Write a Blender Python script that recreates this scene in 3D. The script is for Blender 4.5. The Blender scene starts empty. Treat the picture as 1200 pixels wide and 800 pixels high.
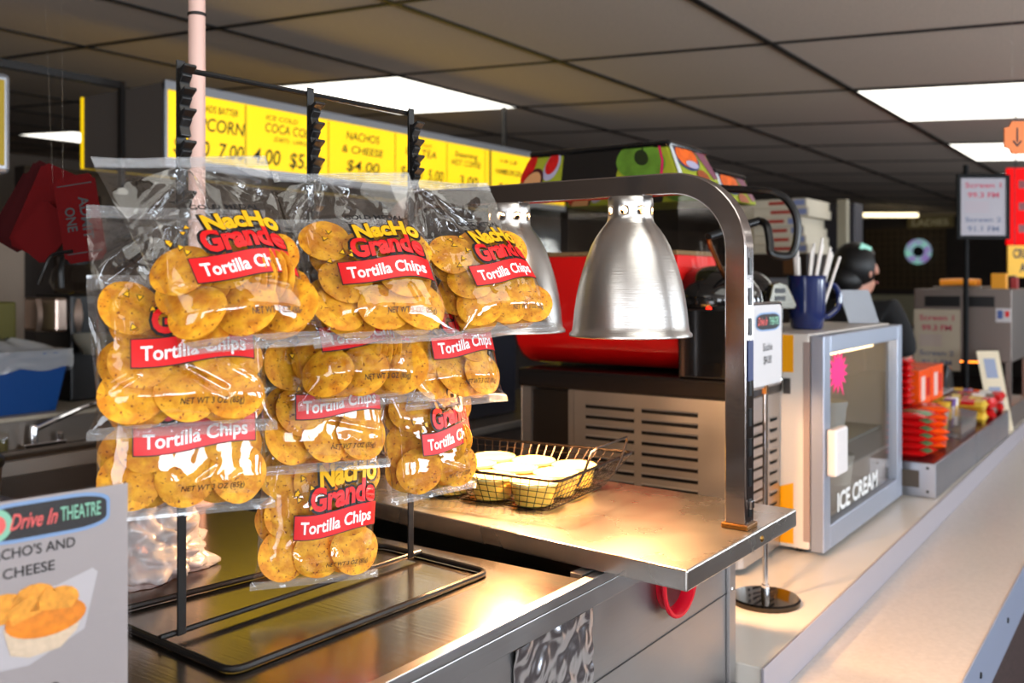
import bpy, math, random
from mathutils import Vector, Matrix, noise
random.seed(7)
SC = bpy.context.scene
COL = SC.collection

# ------------------------------------------------------------------ camera, world, lights, exposure
THETA = math.radians(35.1)
cam_data = bpy.data.cameras.new('camera')
cam = bpy.data.objects.new('camera', cam_data)
COL.objects.link(cam)
cam.location = (0, 0, 1.52)
cam.rotation_euler = (math.radians(90), 0, THETA - math.radians(90))
cam_data.sensor_width = 36
cam_data.lens = 33.72
cam_data.shift_y = -70 / 1200
cam_data.clip_start = .05
cam_data.dof.use_dof = True
cam_data.dof.focus_distance = 1.28
cam_data.dof.aperture_fstop = 5.0
SC.camera = cam
SC.view_settings.view_transform = 'Standard'
SC.view_settings.look = 'None'
SC.view_settings.exposure = 0.0
SC.view_settings.gamma = 1
SC.view_settings.use_curve_mapping = False
SC.cycles.transparent_max_bounces = 48
SC.cycles.max_bounces = 10
SC.cycles.sample_clamp_indirect = 4
SC.cycles.caustics_reflective = False
SC.cycles.caustics_refractive = False

world = bpy.data.worlds.new('sky')
SC.world = world
world.use_nodes = True
world.node_tree.nodes['Background'].inputs[0].default_value = (.62, .75, 1, 1)
world.node_tree.nodes['Background'].inputs[1].default_value = 1.0


def area(name, loc, target, sx, sy, power, color):
    d = bpy.data.lights.new(name, 'AREA')
    d.shape = 'RECTANGLE'; d.size = sx; d.size_y = sy; d.energy = power; d.color = color
    o = bpy.data.objects.new(name, d); COL.objects.link(o)
    o.location = loc
    o.rotation_euler = (Vector(target) - Vector(loc)).to_track_quat('-Z', 'Y').to_euler()
    return o


WIN_X = [-1.6, .6, 2.8, 5.0, 9.0]
for wx in WIN_X:
    area('window_daylight', (wx, -2.97, 1.55), (wx, 0, 3.3), 1.4, 1.1, 88, (.82, .91, 1))
area('doorway_daylight', (-2.95, .2, 1.3), (0, .6, 2.6), 1.6, 2.0, 60, (.94, .96, 1))
GLINT_WIN_Y = [-2.0]  # unseen near window, added so the bag film catches glints
for wy in GLINT_WIN_Y:
    area('added_glint_window_light', (-2.97, wy, 1.6), (0, wy * .6, 2.4), 1.3, 1.0, 42, (.92, .96, 1))

# ------------------------------------------------------------------ materials


def lin(c):
    return tuple(((v / 255) / 12.92 if v / 255 <= .04045 else ((v / 255 + .055) / 1.055) ** 2.4) for v in c)


MATS = {}


def mat(name, rgb, rough=.5, metal=0, spec=.5, noise_amt=0, noise_scale=20, bump=0, bump_scale=60, aniso=0, emit=0,
        emit_rgb=None, trans=0, ior=1.45, coat=0, sss=0):
    if name in MATS:
        return MATS[name]
    m = bpy.data.materials.new(name); m.use_nodes = True
    nt = m.node_tree; b = nt.nodes['Principled BSDF']
    c = lin(rgb)
    b.inputs['Base Color'].default_value = (*c, 1)
    b.inputs['Roughness'].default_value = rough
    b.inputs['Metallic'].default_value = metal
    b.inputs['Specular IOR Level'].default_value = spec
    b.inputs['Transmission Weight'].default_value = trans
    b.inputs['IOR'].default_value = ior
    b.inputs['Anisotropic'].default_value = aniso
    b.inputs['Coat Weight'].default_value = coat
    if sss:
        b.inputs['Subsurface Weight'].default_value = sss
        b.inputs['Subsurface Radius'].default_value = (.02, .006, .004)
    if emit:
        b.inputs['Emission Color'].default_value = (*lin(emit_rgb or rgb), 1)
        b.inputs['Emission Strength'].default_value = emit
    tc = None
    if noise_amt or bump:
        tc = nt.nodes.new('ShaderNodeTexCoord')
    if noise_amt:
        n = nt.nodes.new('ShaderNodeTexNoise'); n.inputs['Scale'].default_value = noise_scale; n.inputs['Detail'].default_value = 5
        r = nt.nodes.new('ShaderNodeMapRange')
        r.inputs['From Min'].default_value = .3; r.inputs['From Max'].default_value = .7
        r.inputs['To Min'].default_value = 1 - noise_amt; r.inputs['To Max'].default_value = 1 + noise_amt
        mx = nt.nodes.new('ShaderNodeVectorMath'); mx.operation = 'SCALE'; mx.inputs[0].default_value = c
        nt.links.new(tc.outputs['Object'], n.inputs['Vector'])
        nt.links.new(n.outputs['Fac'], r.inputs['Value'])
        nt.links.new(r.outputs['Result'], mx.inputs['Scale'])
        nt.links.new(mx.outputs['Vector'], b.inputs['Base Color'])
    if bump:
        n2 = nt.nodes.new('ShaderNodeTexNoise'); n2.inputs['Scale'].default_value = bump_scale; n2.inputs['Detail'].default_value = 4
        bp = nt.nodes.new('ShaderNodeBump'); bp.inputs['Strength'].default_value = bump; bp.inputs['Distance'].default_value = .01
        nt.links.new(tc.outputs['Object'], n2.inputs['Vector'])
        nt.links.new(n2.outputs['Fac'], bp.inputs['Height'])
        nt.links.new(bp.outputs['Normal'], b.inputs['Normal'])
    MATS[name] = m
    return m


def brushed(name, rgb, rough, stretch, bump=.06, scale=1.0):
    """Brushed metal: fine scratches stretched along one object axis, worn patches in the gloss."""
    m = mat(name, rgb, rough, 1)
    nt = m.node_tree; b = nt.nodes['Principled BSDF']
    tc = nt.nodes.new('ShaderNodeTexCoord'); mp = nt.nodes.new('ShaderNodeMapping')
    mp.inputs['Scale'].default_value = stretch
    n = nt.nodes.new('ShaderNodeTexNoise'); n.inputs['Scale'].default_value = scale; n.inputs['Detail'].default_value = 3
    bp = nt.nodes.new('ShaderNodeBump'); bp.inputs['Strength'].default_value = bump; bp.inputs['Distance'].default_value = .004
    nt.links.new(tc.outputs['Object'], mp.inputs['Vector']); nt.links.new(mp.outputs['Vector'], n.inputs['Vector'])
    nt.links.new(n.outputs['Fac'], bp.inputs['Height']); nt.links.new(bp.outputs['Normal'], b.inputs['Normal'])
    n3 = nt.nodes.new('ShaderNodeTexNoise'); n3.inputs['Scale'].default_value = 9; n3.inputs['Detail'].default_value = 4
    r = nt.nodes.new('ShaderNodeMapRange')
    r.inputs['From Min'].default_value = .3; r.inputs['From Max'].default_value = .7
    r.inputs['To Min'].default_value = rough * .92; r.inputs['To Max'].default_value = rough * 1.1
    nt.links.new(tc.outputs['Object'], n3.inputs['Vector']); nt.links.new(n3.outputs['Fac'], r.inputs['Value'])
    nt.links.new(r.outputs['Result'], b.inputs['Roughness'])
    return m


def clear(name, tint=(255, 255, 255), gloss=.06, rough=.06, edge=.5, haze=0, bump=0, bump_scale=50):
    """Thin clear plastic or glass: see-through, with a reflection that grows at glancing angles."""
    m = bpy.data.materials.new(name); m.use_nodes = True
    nt = m.node_tree
    for n in list(nt.nodes):
        nt.nodes.remove(n)
    out = nt.nodes.new('ShaderNodeOutputMaterial')
    t = nt.nodes.new('ShaderNodeBsdfTransparent'); t.inputs[0].default_value = (*lin(tint), 1)
    g = nt.nodes.new('ShaderNodeBsdfGlossy'); g.inputs['Roughness'].default_value = rough
    mix = nt.nodes.new('ShaderNodeMixShader')
    lw = nt.nodes.new('ShaderNodeLayerWeight'); lw.inputs['Blend'].default_value = .5
    p = nt.nodes.new('ShaderNodeMath'); p.operation = 'POWER'; p.inputs[1].default_value = 2.6
    ma = nt.nodes.new('ShaderNodeMath'); ma.operation = 'MULTIPLY_ADD'; ma.inputs[1].default_value = edge; ma.inputs[2].default_value = gloss
    nt.links.new(lw.outputs['Facing'], p.inputs[0]); nt.links.new(p.outputs[0], ma.inputs[0])
    nt.links.new(ma.outputs[0], mix.inputs[0])
    base = t.outputs[0]
    if haze:
        d = nt.nodes.new('ShaderNodeBsdfDiffuse'); d.inputs[0].default_value = (.8, .8, .8, 1)
        mh = nt.nodes.new('ShaderNodeMixShader'); mh.inputs[0].default_value = haze
        nt.links.new(base, mh.inputs[1]); nt.links.new(d.outputs[0], mh.inputs[2]); base = mh.outputs[0]
    nt.links.new(base, mix.inputs[1]); nt.links.new(g.outputs[0], mix.inputs[2])
    if bump:
        tc = nt.nodes.new('ShaderNodeTexCoord')
        n2 = nt.nodes.new('ShaderNodeTexNoise'); n2.inputs['Scale'].default_value = bump_scale; n2.inputs['Detail'].default_value = 2
        bp = nt.nodes.new('ShaderNodeBump'); bp.inputs['Strength'].default_value = bump; bp.inputs['Distance'].default_value = .01
        nt.links.new(tc.outputs['Object'], n2.inputs['Vector']); nt.links.new(n2.outputs['Fac'], bp.inputs['Height'])
        nt.links.new(bp.outputs['Normal'], g.inputs['Normal']); nt.links.new(bp.outputs['Normal'], lw.inputs['Normal'])
    nt.links.new(mix.outputs[0], out.inputs[0])
    MATS[name] = m
    return m


M_steel = brushed('brushed_steel_top', (158, 148, 136), .20, (220, 6, 6), .05)
M_steel2 = brushed('brushed_steel_panel', (178, 176, 176), .34, (6, 6, 200), .05)
M_shade = brushed('spun_aluminium', (205, 203, 200), .30, (20, 20, 500), .10)
M_chrome = mat('chrome', (225, 225, 228), .08, 1)
M_tube = mat('polished_tube', (176, 168, 166), .14, 1, bump=.02, bump_scale=40)
M_black = mat('black_plastic', (14, 14, 15), .32)
M_matte = mat('matte_black', (7, 7, 8), .65, spec=.2)
M_gloss = mat('black_gloss', (9, 9, 10), .12, coat=.5)
M_wire = mat('black_wire', (16, 15, 16), .3, .2)
M_bwire = mat('dark_wire', (58, 50, 44), .3, 1)
M_white = mat('white_laminate', (212, 205, 196), .28, noise_amt=.03, noise_scale=6)
M_tray = mat('grey_speckled_laminate', (190, 183, 178), .3, noise_amt=.07, noise_scale=90)
M_edge = mat('pale_lilac_edging', (152, 147, 154), .35)
M_card = mat('white_card', (196, 192, 192), .45)
M_ink = mat('black_ink', (22, 20, 22), .5)
M_red = mat('red_print', (215, 22, 26), .4)
M_yel = mat('yellow_print', (240, 178, 20), .4)
M_wht = mat('white_print', (240, 238, 236), .45)
M_pink = mat('salmon_print', (226, 92, 88), .5)
M_mint = mat('mint_print', (132, 190, 160), .5)
M_navy = mat('navy_print', (42, 52, 92), .5)
M_orange = mat('orange_print', (232, 110, 20), .5)
M_lime = mat('lime_print', (150, 158, 40), .35)
M_film = clear('clear_film', gloss=.08, rough=.035, edge=.65, haze=.0, bump=.28, bump_scale=24)
M_glass = clear('clear_glass', gloss=.05, rough=.02, edge=.7)
M_bowl = clear('clear_bowl', tint=(246, 244, 240), gloss=.03, rough=.04, edge=.6)
M_slush = mat('red_slush', (255, 5, 6), .5, sss=.0, bump=.15, bump_scale=40)
M_green = mat('green_slush', (12, 92, 66), .4, bump=.15, bump_scale=40)
M_foam = mat('beige_foam', (150, 120, 82), .8, noise_amt=.2, noise_scale=120)

# ------------------------------------------------------------------ mesh helpers


class MB:
    """Collects shapes; build() links them as one mesh object."""

    def __init__(s):
        s.v = []; s.f = []; s.m = []; s.cur = 0

    def add(s, vs, fs):
        o = len(s.v); s.v += [tuple(p) for p in vs]
        for f in fs:
            s.f.append([i + o for i in f]); s.m.append(s.cur)
        return s

    def box(s, x0, x1, y0, y1, z0, z1):
        v = [(x, y, z) for z in (z0, z1) for y in (y0, y1) for x in (x0, x1)]
        return s.add(v, [(0, 2, 3, 1), (4, 5, 7, 6), (0, 1, 5, 4), (2, 6, 7, 3), (0, 4, 6, 2), (1, 3, 7, 5)])

    def obox(s, c, ax, ay, az):
        """Box about centre c with half-axis vectors."""
        c = Vector(c); ax, ay, az = Vector(ax), Vector(ay), Vector(az)
        v = [c + ax * i + ay * j + az * k for k in (-1, 1) for j in (-1, 1) for i in (-1, 1)]
        return s.add(v, [(0, 2, 3, 1), (4, 5, 7, 6), (0, 1, 5, 4), (2, 6, 7, 3), (0, 4, 6, 2), (1, 3, 7, 5)])

    def prism(s, poly, z0, z1):
        n = len(poly)
        v = [(x, y, z0) for x, y in poly] + [(x, y, z1) for x, y in poly]
        f = [tuple(reversed(range(n))), tuple(range(n, 2 * n))] + [(i, (i + 1) % n, n + (i + 1) % n, n + i) for i in range(n)]
        return s.add(v, f)

    def extrude(s, pts, vec, cap=True):
        n = len(pts); vec = Vector(vec)
        v = [Vector(p) for p in pts] + [Vector(p) + vec for p in pts]
        f = [(i, (i + 1) % n, n + (i + 1) % n, n + i) for i in range(n)]
        if cap:
            f += [tuple(reversed(range(n))), tuple(range(n, 2 * n))]
        return s.add(v, f)

    def tube(s, path, r, n=8, closed=False, caps=True, square=False, rs=None):
        P = [Vector(p) for p in path]; k = len(P)
        up = None; rings = []
        for i in range(k):
            a = P[(i - 1) % k] if (closed or i > 0) else P[i]
            b = P[(i + 1) % k] if (closed or i < k - 1) else P[i]
            t = (b - a).normalized()
            if up is None:
                up = Vector((0, 0, 1)) if abs(t.z) < .9 else Vector((1, 0, 0))
            side = t.cross(up)
            if side.length < 1e-6:
                side = t.orthogonal()
            side.normalize(); up = side.cross(t).normalized()
            rr = rs[i] if rs else r
            if square:
                ring = [P[i] + side * rr * a1 + up * rr * b1 for a1, b1 in ((-1, -1), (1, -1), (1, 1), (-1, 1))]
            else:
                ring = [P[i] + (side * math.cos(2 * math.pi * j / n) + up * math.sin(2 * math.pi * j / n)) * rr for j in range(n)]
            rings.append(ring)
        n = len(rings[0]); v = [p for r_ in rings for p in r_]; f = []
        for i in range(k if closed else k - 1):
            i2 = (i + 1) % k
            for j in range(n):
                f.append((i * n + j, i * n + (j + 1) % n, i2 * n + (j + 1) % n, i2 * n + j))
        if caps and not closed:
            f += [tuple(reversed(range(n))), tuple(range((k - 1) * n, k * n))]
        return s.add(v, f)

    def lathe(s, prof, c, n=32, axis='z', cap0=False, cap1=False):
        v = []; f = []; c = Vector(c)
        for r, h in prof:
            for j in range(n):
                a = 2 * math.pi * j / n; x, y = r * math.cos(a), r * math.sin(a)
                p = {'z': (x, y, h), 'x': (h, x, y), 'y': (y, h, x)}[axis]
                v.append(c + Vector(p))
        for i in range(len(prof) - 1):
            for j in range(n):
                f.append((i * n + j, i * n + (j + 1) % n, (i + 1) * n + (j + 1) % n, (i + 1) * n + j))
        if cap0:
            f.append(tuple(reversed(range(n))))
        if cap1:
            f.append(tuple(range((len(prof) - 1) * n, len(prof) * n)))
        return s.add(v, f)

    def grid(s, fn, nu, nv):
        v = [fn(i / nu, j / nv) for j in range(nv + 1) for i in range(nu + 1)]
        f = [(j * (nu + 1) + i, j * (nu + 1) + i + 1, (j + 1) * (nu + 1) + i + 1, (j + 1) * (nu + 1) + i) for j in range(nv) for i in range(nu)]
        return s.add(v, f)

    def blob(s, c, rx, ry, rz, n=16, m=10, fn=None):
        v = []; f = []; c = Vector(c)
        for i in range(m + 1):
            ph = math.pi * i / m
            for j in range(n):
                a = 2 * math.pi * j / n
                d = Vector((math.sin(ph) * math.cos(a), math.sin(ph) * math.sin(a), math.cos(ph)))
                k = fn(d) if fn else 1
                v.append(c + Vector((d.x * rx * k, d.y * ry * k, d.z * rz * k)))
        for i in range(m):
            for j in range(n):
                f.append((i * n + j, (i + 1) * n + j, (i + 1) * n + (j + 1) % n, i * n + (j + 1) % n))
        return s.add(v, f)

    def build(s, name, mats, parent=None, smooth=35, bevel=0, segs=2, weld=0):
        me = bpy.data.meshes.new(name)
        me.from_pydata([tuple(p) for p in s.v], [], s.f)
        if weld:
            import bmesh
            bm = bmesh.new(); bm.from_mesh(me)
            bmesh.ops.remove_doubles(bm, verts=bm.verts, dist=weld)
            bmesh.ops.recalc_face_normals(bm, faces=bm.faces)
            bm.to_mesh(me); bm.free()
        if not isinstance(mats, (list, tuple)):
            mats = [mats]
        for m in mats:
            me.materials.append(m)
        if len(mats) > 1:
            me.polygons.foreach_set('material_index', s.m)
        if smooth:
            me.polygons.foreach_set('use_smooth', [True] * len(me.polygons))
            me.update()
            if smooth < 180:
                me.set_sharp_from_angle(angle=math.radians(smooth))
        me.update()
        o = bpy.data.objects.new(name, me); COL.objects.link(o)
        if bevel:
            b = o.modifiers.new('bevel', 'BEVEL'); b.width = bevel; b.segments = segs; b.limit_method = 'ANGLE'; b.angle_limit = math.radians(40)
        if parent:
            put(o, parent)
        return o


def put(o, parent):
    """Parent o, keeping the place it was modelled at (parts are modelled where they stand)."""
    o.parent = parent
    if parent.parent is None:
        o.matrix_parent_inverse = Matrix.Translation(-Vector(parent.location))


def tag(o, label, cat, group=None, kind=None):
    if label: o['label'] = label
    if cat: o['category'] = cat
    if group: o['group'] = group
    if kind: o['kind'] = kind
    return o


def thing(name, label, cat, loc=(0, 0, 0), group=None):
    o = bpy.data.objects.new(name, None); COL.objects.link(o)
    o.location = loc; o.empty_display_size = .05
    return tag(o, label, cat, group)


def struct(o):
    o['kind'] = 'structure'
    return o


def rrect(w, h, r, n=5):
    """Rounded rectangle outline about (0,0)."""
    out = []
    for cx, cy, a0 in ((w / 2 - r, h / 2 - r, 0), (-w / 2 + r, h / 2 - r, 90), (-w / 2 + r, -h / 2 + r, 180), (w / 2 - r, -h / 2 + r, 270)):
        for k in range(n + 1):
            a = math.radians(a0 + 90 * k / n); out.append((cx + r * math.cos(a), cy + r * math.sin(a)))
    return out


_TC = {}


def glyphs(txt, bold=0, shear=0):
    """Outline of a text at cap height 1, left at x=0: verts, faces, width."""
    key = (txt, bold, shear)
    if key in _TC:
        return _TC[key]
    cu = bpy.data.curves.new('lettering', 'FONT'); cu.body = txt; cu.size = 1; cu.offset = bold; cu.shear = shear; cu.resolution_u = 3
    o = bpy.data.objects.new('lettering', cu); COL.objects.link(o)
    dg = bpy.context.evaluated_depsgraph_get(); dg.update()
    me = o.evaluated_get(dg).to_mesh()
    vs = [(v.co.x / .69, v.co.y / .69) for v in me.vertices]; fs = [tuple(p.vertices) for p in me.polygons]
    o.evaluated_get(dg).to_mesh_clear()
    bpy.data.objects.remove(o); bpy.data.curves.remove(cu)
    x0 = min(v[0] for v in vs); x1 = max(v[0] for v in vs)
    vs = [(x - x0, y) for x, y in vs]
    _TC[key] = (vs, fs, x1 - x0)
    return _TC[key]


def text(mb, txt, fn, x, y, h, w=None, bold=0, shear=0, align='c'):
    """Add lettering; fn maps flat (x, y) to 3D. h = cap height, w = width to fit."""
    vs, fs, tw = glyphs(txt, bold, shear)
    sx = (w / tw) if w else h
    ww = tw * sx
    ox = x - (ww / 2 if align == 'c' else 0 if align == 'l' else ww)
    mb.add([fn(ox + px * sx, y + py * h) for px, py in vs], fs)


def flat(O, U, V, N=None, off=.0006):
    O, U, V = Vector(O), Vector(U).normalized(), Vector(V).normalized()
    n = Vector(N).normalized() if N else U.cross(V)
    return lambda x, y: O + U * x + V * y + n * off


def patch(mb, fn, pts):
    """Flat filled outline through fn."""
    mb.add([fn(*p) for p in pts], [tuple(range(len(pts)))])


def disc(cx, cy, rx, ry=None, n=24):
    ry = ry or rx
    return [(cx + rx * math.cos(2 * math.pi * i / n), cy + ry * math.sin(2 * math.pi * i / n)) for i in range(n)]

# ------------------------------------------------------------------ the room


def ceil_z(y):
    return 2.55 + .061 * (y - 1.465)


M_tile = mat('ceiling_tile', (212, 194, 178), .9, noise_amt=.10, noise_scale=160)
M_tbar = mat('black_ceiling_bar', (26, 22, 20), .5)
M_carpet = mat('dark_carpet', (58, 44, 40), .95, noise_amt=.5, noise_scale=70)
M_wall = mat('beige_wall', (150, 134, 120), .8, noise_amt=.05, noise_scale=5)
M_darkwall = mat('dark_brown_wall', (40, 30, 24), .7, noise_amt=.2, noise_scale=8)
M_grille = mat('brown_lattice', (74, 54, 26), .6, noise_amt=.35, noise_scale=60)

struct(MB().box(-3, 17.2, -3, 13, -.05, 0).build('floor', M_carpet, smooth=0))
mb = MB()
mb.add([(-3, -3, ceil_z(-3)), (17.2, -3, ceil_z(-3)), (17.2, 13, ceil_z(13)), (-3, 13, ceil_z(13)),
        (-3, -3, ceil_z(-3) + .05), (17.2, -3, ceil_z(-3) + .05), (17.2, 13, ceil_z(13) + .05), (-3, 13, ceil_z(13) + .05)],
       [(0, 1, 2, 3), (7, 6, 5, 4), (0, 4, 5, 1), (1, 5, 6, 2), (2, 6, 7, 3), (3, 7, 4, 0)])
struct(mb.build('ceiling', M_tile, smooth=0))
mb = MB()
GX = [4.03 + 1.215 * k for k in range(-5, 12)]
GY = [1.465 + 1.075 * k for k in range(-4, 11)]
for x in GX:
    if -3 < x < 17.0:
        mb.extrude([(x - .012, -3, ceil_z(-3) - .006), (x + .012, -3, ceil_z(-3) - .006), (x + .012, -3, ceil_z(-3)), (x - .012, -3, ceil_z(-3))],
                   (0, 16, ceil_z(13) - ceil_z(-3)))
for y in GY:
    if -3 < y < 13:
        mb.box(-3, 17.2, y - .012, y + .012, ceil_z(y) - .0065, ceil_z(y))
struct(mb.build('trim_1', M_tbar, smooth=0))
H = 3.3


def near_wall():
    m = MB().box(-3.1, -3, -.6, 1.0, 2.3, H)
    ys = [-3] + [v for a, b in ((-2.65, -1.35), (-.6, 1.0)) for v in (a, b)] + [13]
    for i in range(0, len(ys), 2):
        m.box(-3.1, -3, ys[i], ys[i + 1], 0, H)
    for wy in GLINT_WIN_Y:
        m.box(-3.1, -3, wy - .65, wy + .65, 0, 1.1).box(-3.1, -3, wy - .65, wy + .65, 2.1, H)
    return m


struct(MB().box(-3.1, 17.3, 13, 13.1, 0, H).build('wall_left', M_wall, smooth=0))
# far end wall, dark brown with a lattice panel, a beam and a cream dado
struct(MB().box(17.0, 17.1, -3, 13, 0, H).build('wall_far', M_darkwall, smooth=0))
struct(near_wall().build('wall_near', M_wall, smooth=0))
mb = MB()
xs = [-3.1] + [v for wx in WIN_X for v in (wx - .75, wx + .75)] + [17.3]
for i in range(0, len(xs), 2):
    mb.box(xs[i], xs[i + 1], -3.1, -3, 0, H)
for wx in WIN_X:
    mb.box(wx - .75, wx + .75, -3.1, -3, 0, .95).box(wx - .75, wx + .75, -3.1, -3, 2.15, H)
struct(mb.build('wall_right', M_wall, smooth=0))
for i, wx in enumerate(WIN_X):
    mb = MB()
    mb.box(wx - .75, wx - .70, -3.08, -3.0, .95, 2.15).box(wx + .70, wx + .75, -3.08, -3.0, .95, 2.15)
    mb.box(wx - .70, wx + .70, -3.08, -3.0, .95, 1.0).box(wx - .70, wx + .70, -3.08, -3.0, 2.10, 2.15).box(wx - .02, wx + .02, -3.07, -3.01, 1.0, 2.10)
    w = struct(mb.build('window_%d' % (i + 1), mat('window_frame', (150, 150, 150), .4), smooth=0))
    p = MB().box(wx - .70, wx - .02, -3.045, -3.04, 1.0, 2.10).box(wx + .02, wx + .70, -3.045, -3.04, 1.0, 2.10).build('pane', M_glass, w, smooth=0)

for i, wy in enumerate(GLINT_WIN_Y):  # frame and pane of the added glint window
    m = MB().box(-3.06, -3.01, wy - .65, wy - .60, 1.1, 2.1).box(-3.06, -3.01, wy + .60, wy + .65, 1.1, 2.1).box(-3.06, -3.01, wy - .60, wy + .60, 1.1, 1.14).box(-3.06, -3.01, wy - .60, wy + .60, 2.06, 2.1)
    w = struct(m.build('window_%d' % (i + 6), mat('window_frame', (150, 150, 150), .4), smooth=0))
    MB().box(-3.045, -3.04, wy - .60, wy + .60, 1.14, 2.06).build('pane', M_glass, w, smooth=0)

# lit ceiling panels sit in the grid
M_diff = mat('lit_diffuser', (240, 240, 232), .5, emit=2.6, emit_rgb=(255, 250, 238))


def ceiling_light(label, x0, y0, x1=None, y1=None):
    x1 = x1 or x0 + 1.215; y1 = y1 or y0 + 1.075
    t = thing('ceiling_light', label, 'ceiling light', ((x0 + x1) / 2, (y0 + y1) / 2, ceil_z((y0 + y1) / 2)), 'lit ceiling panels')

    def slab(a, b, c, d, h0, h1):
        m = MB(); v = []
        for h in (h0, h1):
            v += [(a, c, ceil_z(c) - h), (b, c, ceil_z(c) - h), (b, d, ceil_z(d) - h), (a, d, ceil_z(d) - h)]
        return m.add(v, [(0, 1, 2, 3), (7, 6, 5, 4), (0, 4, 5, 1), (1, 5, 6, 2), (2, 6, 7, 3), (3, 7, 4, 0)])
    e = .022
    slab(x0 + e, x1 - e, y0 + e, y1 - e, .0, .008).build('diffuser', M_diff, t, smooth=0)
    f = MB()
    for (a, b, c, d) in ((x0 + .013, x0 + e, y0 + .013, y1 - .013), (x1 - e, x1 - .013, y0 + .013, y1 - .013), (x0 + e, x1 - e, y0 + .013, y0 + e), (x0 + e, x1 - e, y1 - e, y1 - .013)):
        q = slab(a, b, c, d, 0, .010); f.add(q.v, q.f)
    f.build('frame', M_tbar, t, smooth=0)


ceiling_light('large bright white ceiling panel above the right end of the service counter', 5.245, .39)
ceiling_light('white ceiling panel behind the arrow sign, beyond the largest panel on the right', 7.675, .39)
ceiling_light('greenish white ceiling panel above the yellow menu board', 4.03, 3.615)
ceiling_light('white ceiling panel far back beside the grey menu cabinet end', 5.245, 8.99)
ceiling_light('white ceiling panel far along the service counter ceiling', 10.105, .39)
ceiling_light('unseen ceiling panel added over the customer side to light the counters', .385, -.685)  # this and the next two are out of view, added to light the counters
ceiling_light('unseen ceiling panel added for light overhead behind the photographer', -2.045, .39)
ceiling_light('unseen ceiling panel added for light over the customer floor by the far windows', 4.03, -1.76)

# slim fluorescent strip on the far ceiling
t = thing('strip_light', 'slim glowing fluorescent strip light on the far ceiling before the dark wall', 'strip light', (16.0, 4.0, 2.6))
MB().tube([(16.0, 4.27, 2.60), (15.75, 3.40, 2.55)], .034, 10).build('tube', mat('lit_tube', (255, 240, 200), .4, emit=3, emit_rgb=(255, 236, 190)), t)
MB().obox((15.875, 3.835, 2.63), (-.125, -.435, -.025), (.05, -.014, 0), (0, 0, .018)).build('housing', mat('cream_metal', (150, 140, 120), .5), t, smooth=0)

# ------------------------------------------------------------------ counters
ZB, ZF = .83, .76


def ridge(x):
    """Where the back counter ends and the lower tray slide begins."""
    return .621 + .0091 * (x - 1.69)


t = thing('back_counter', 'white laminate back counter under the slush machines and freezer', 'counter', (3, .9, 0))
MB().prism([(1.66, ridge(1.66)), (6.2, ridge(6.2)), (6.2, 1.12), (5.0, 1.12), (4.9, .98), (3.45, .98), (3.3, 1.75), (1.66, 1.75)], ZB - .04, ZB).build('counter_top', M_white, t, smooth=0, bevel=.003)
MB().prism([(1.68, .66), (6.15, .70), (6.15, 1.08), (5.05, 1.08), (4.9, .94), (3.4, .94), (3.25, 1.7), (1.68, 1.7)], 0, ZB - .04).build('counter_base', mat('counter_base', (120, 112, 104), .6), t, smooth=0)
MB().prism([(1.655, ridge(1.655) - .006), (6.2, ridge(6.2) - .006), (6.2, ridge(6.2) - .0005), (1.655, ridge(1.655) - .0005)], ZF - .02, ZB + .001).build('counter_edging', M_edge, t, smooth=0, bevel=.001)

t = thing('tray_slide', 'grey speckled customer counter with a steel front edge', 'counter', (3, .5, 0))


def front(x):
    return .349 + .0082 * (x - 1.98)


MB().prism([(.3, front(.3)), (7.2, front(7.2)), (7.2, .655), (6.21, ridge(6.2) - .0065), (.3, ridge(.3) - .0065)], ZF - .02, ZF).build('counter_top', M_tray, t, smooth=0)
M_strip = mat('steel_strip', (158, 168, 192), .32, .35)
MB().prism([(.3, front(.3) - .004), (7.2, front(7.2) - .004), (7.2, front(7.2) - .0005), (.3, front(.3) - .0005)], ZF - .118, ZF + .0015).build('steel_edge', M_strip, t, smooth=0, bevel=.001)
for x in (2.17, 2.56, 3.0, 3.6):
    MB().lathe([(.0001, -.004), (.006, -.003), (.007, 0)], (x, front(x) - .004, ZF - .05), 12, 'y').build('bolt', M_black, t)
MB().prism([(.3, .46), (7.2, .50), (7.2, .61), (.3, .59)], 0, ZF - .021).build('counter_front', mat('carpeted_front', (62, 46, 44), .95, noise_amt=.5, noise_scale=110), t, smooth=0)

# ------------------------------------------------------------------ steam table cart
ZS, ZW = 1.152, 1.12
t = CART = thing('steam_table', 'stainless steel serving cart with a raised heated shelf', 'serving cart', (.9, 1.2, 0))
MB().prism([(1.128, .520), (1.536, .516), (1.596, 1.72), (1.235, 1.72)], ZS - .028, ZS).build('heated_shelf', brushed('brushed_steel_shelf', (206, 200, 192), .27, (5, 160, 5), .05), t, smooth=0, bevel=.0025)
MB().box(-.3, 1.108, .668, 1.75, ZW - .012, ZW).build('work_top', M_steel, t, smooth=0)
mb = MB()
mb.prism([(-.3, .652), (1.50, .652), (1.50, .667), (-.3, .667)], ZW - .012, ZW + .001)
mb.prism([(-.3, .655), (1.50, .655), (1.50, .667), (-.3, .667)], ZW - .040, ZW - .0145)
mb.build('edge_rail', M_steel2, t, smooth=0, bevel=.0012)
mb = MB().box(-.3, 1.12, .671, .69, 0, ZW - .0125).box(1.121, 1.645, .671, .69, 0, ZS - .03)
mb.box(-.3, 1.645, 1.72, 1.74, 0, ZW - .0125).box(1.62, 1.645, .69, 1.72, 0, 1.10).box(-.3, -.28, .69, 1.72, 0, ZW - .0125)
mb.build('body', M_steel2, t, smooth=0)
MB().box(1.11, 1.62, .692, 1.72, 1.085, 1.095).build('well', M_black, t, smooth=0)
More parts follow.
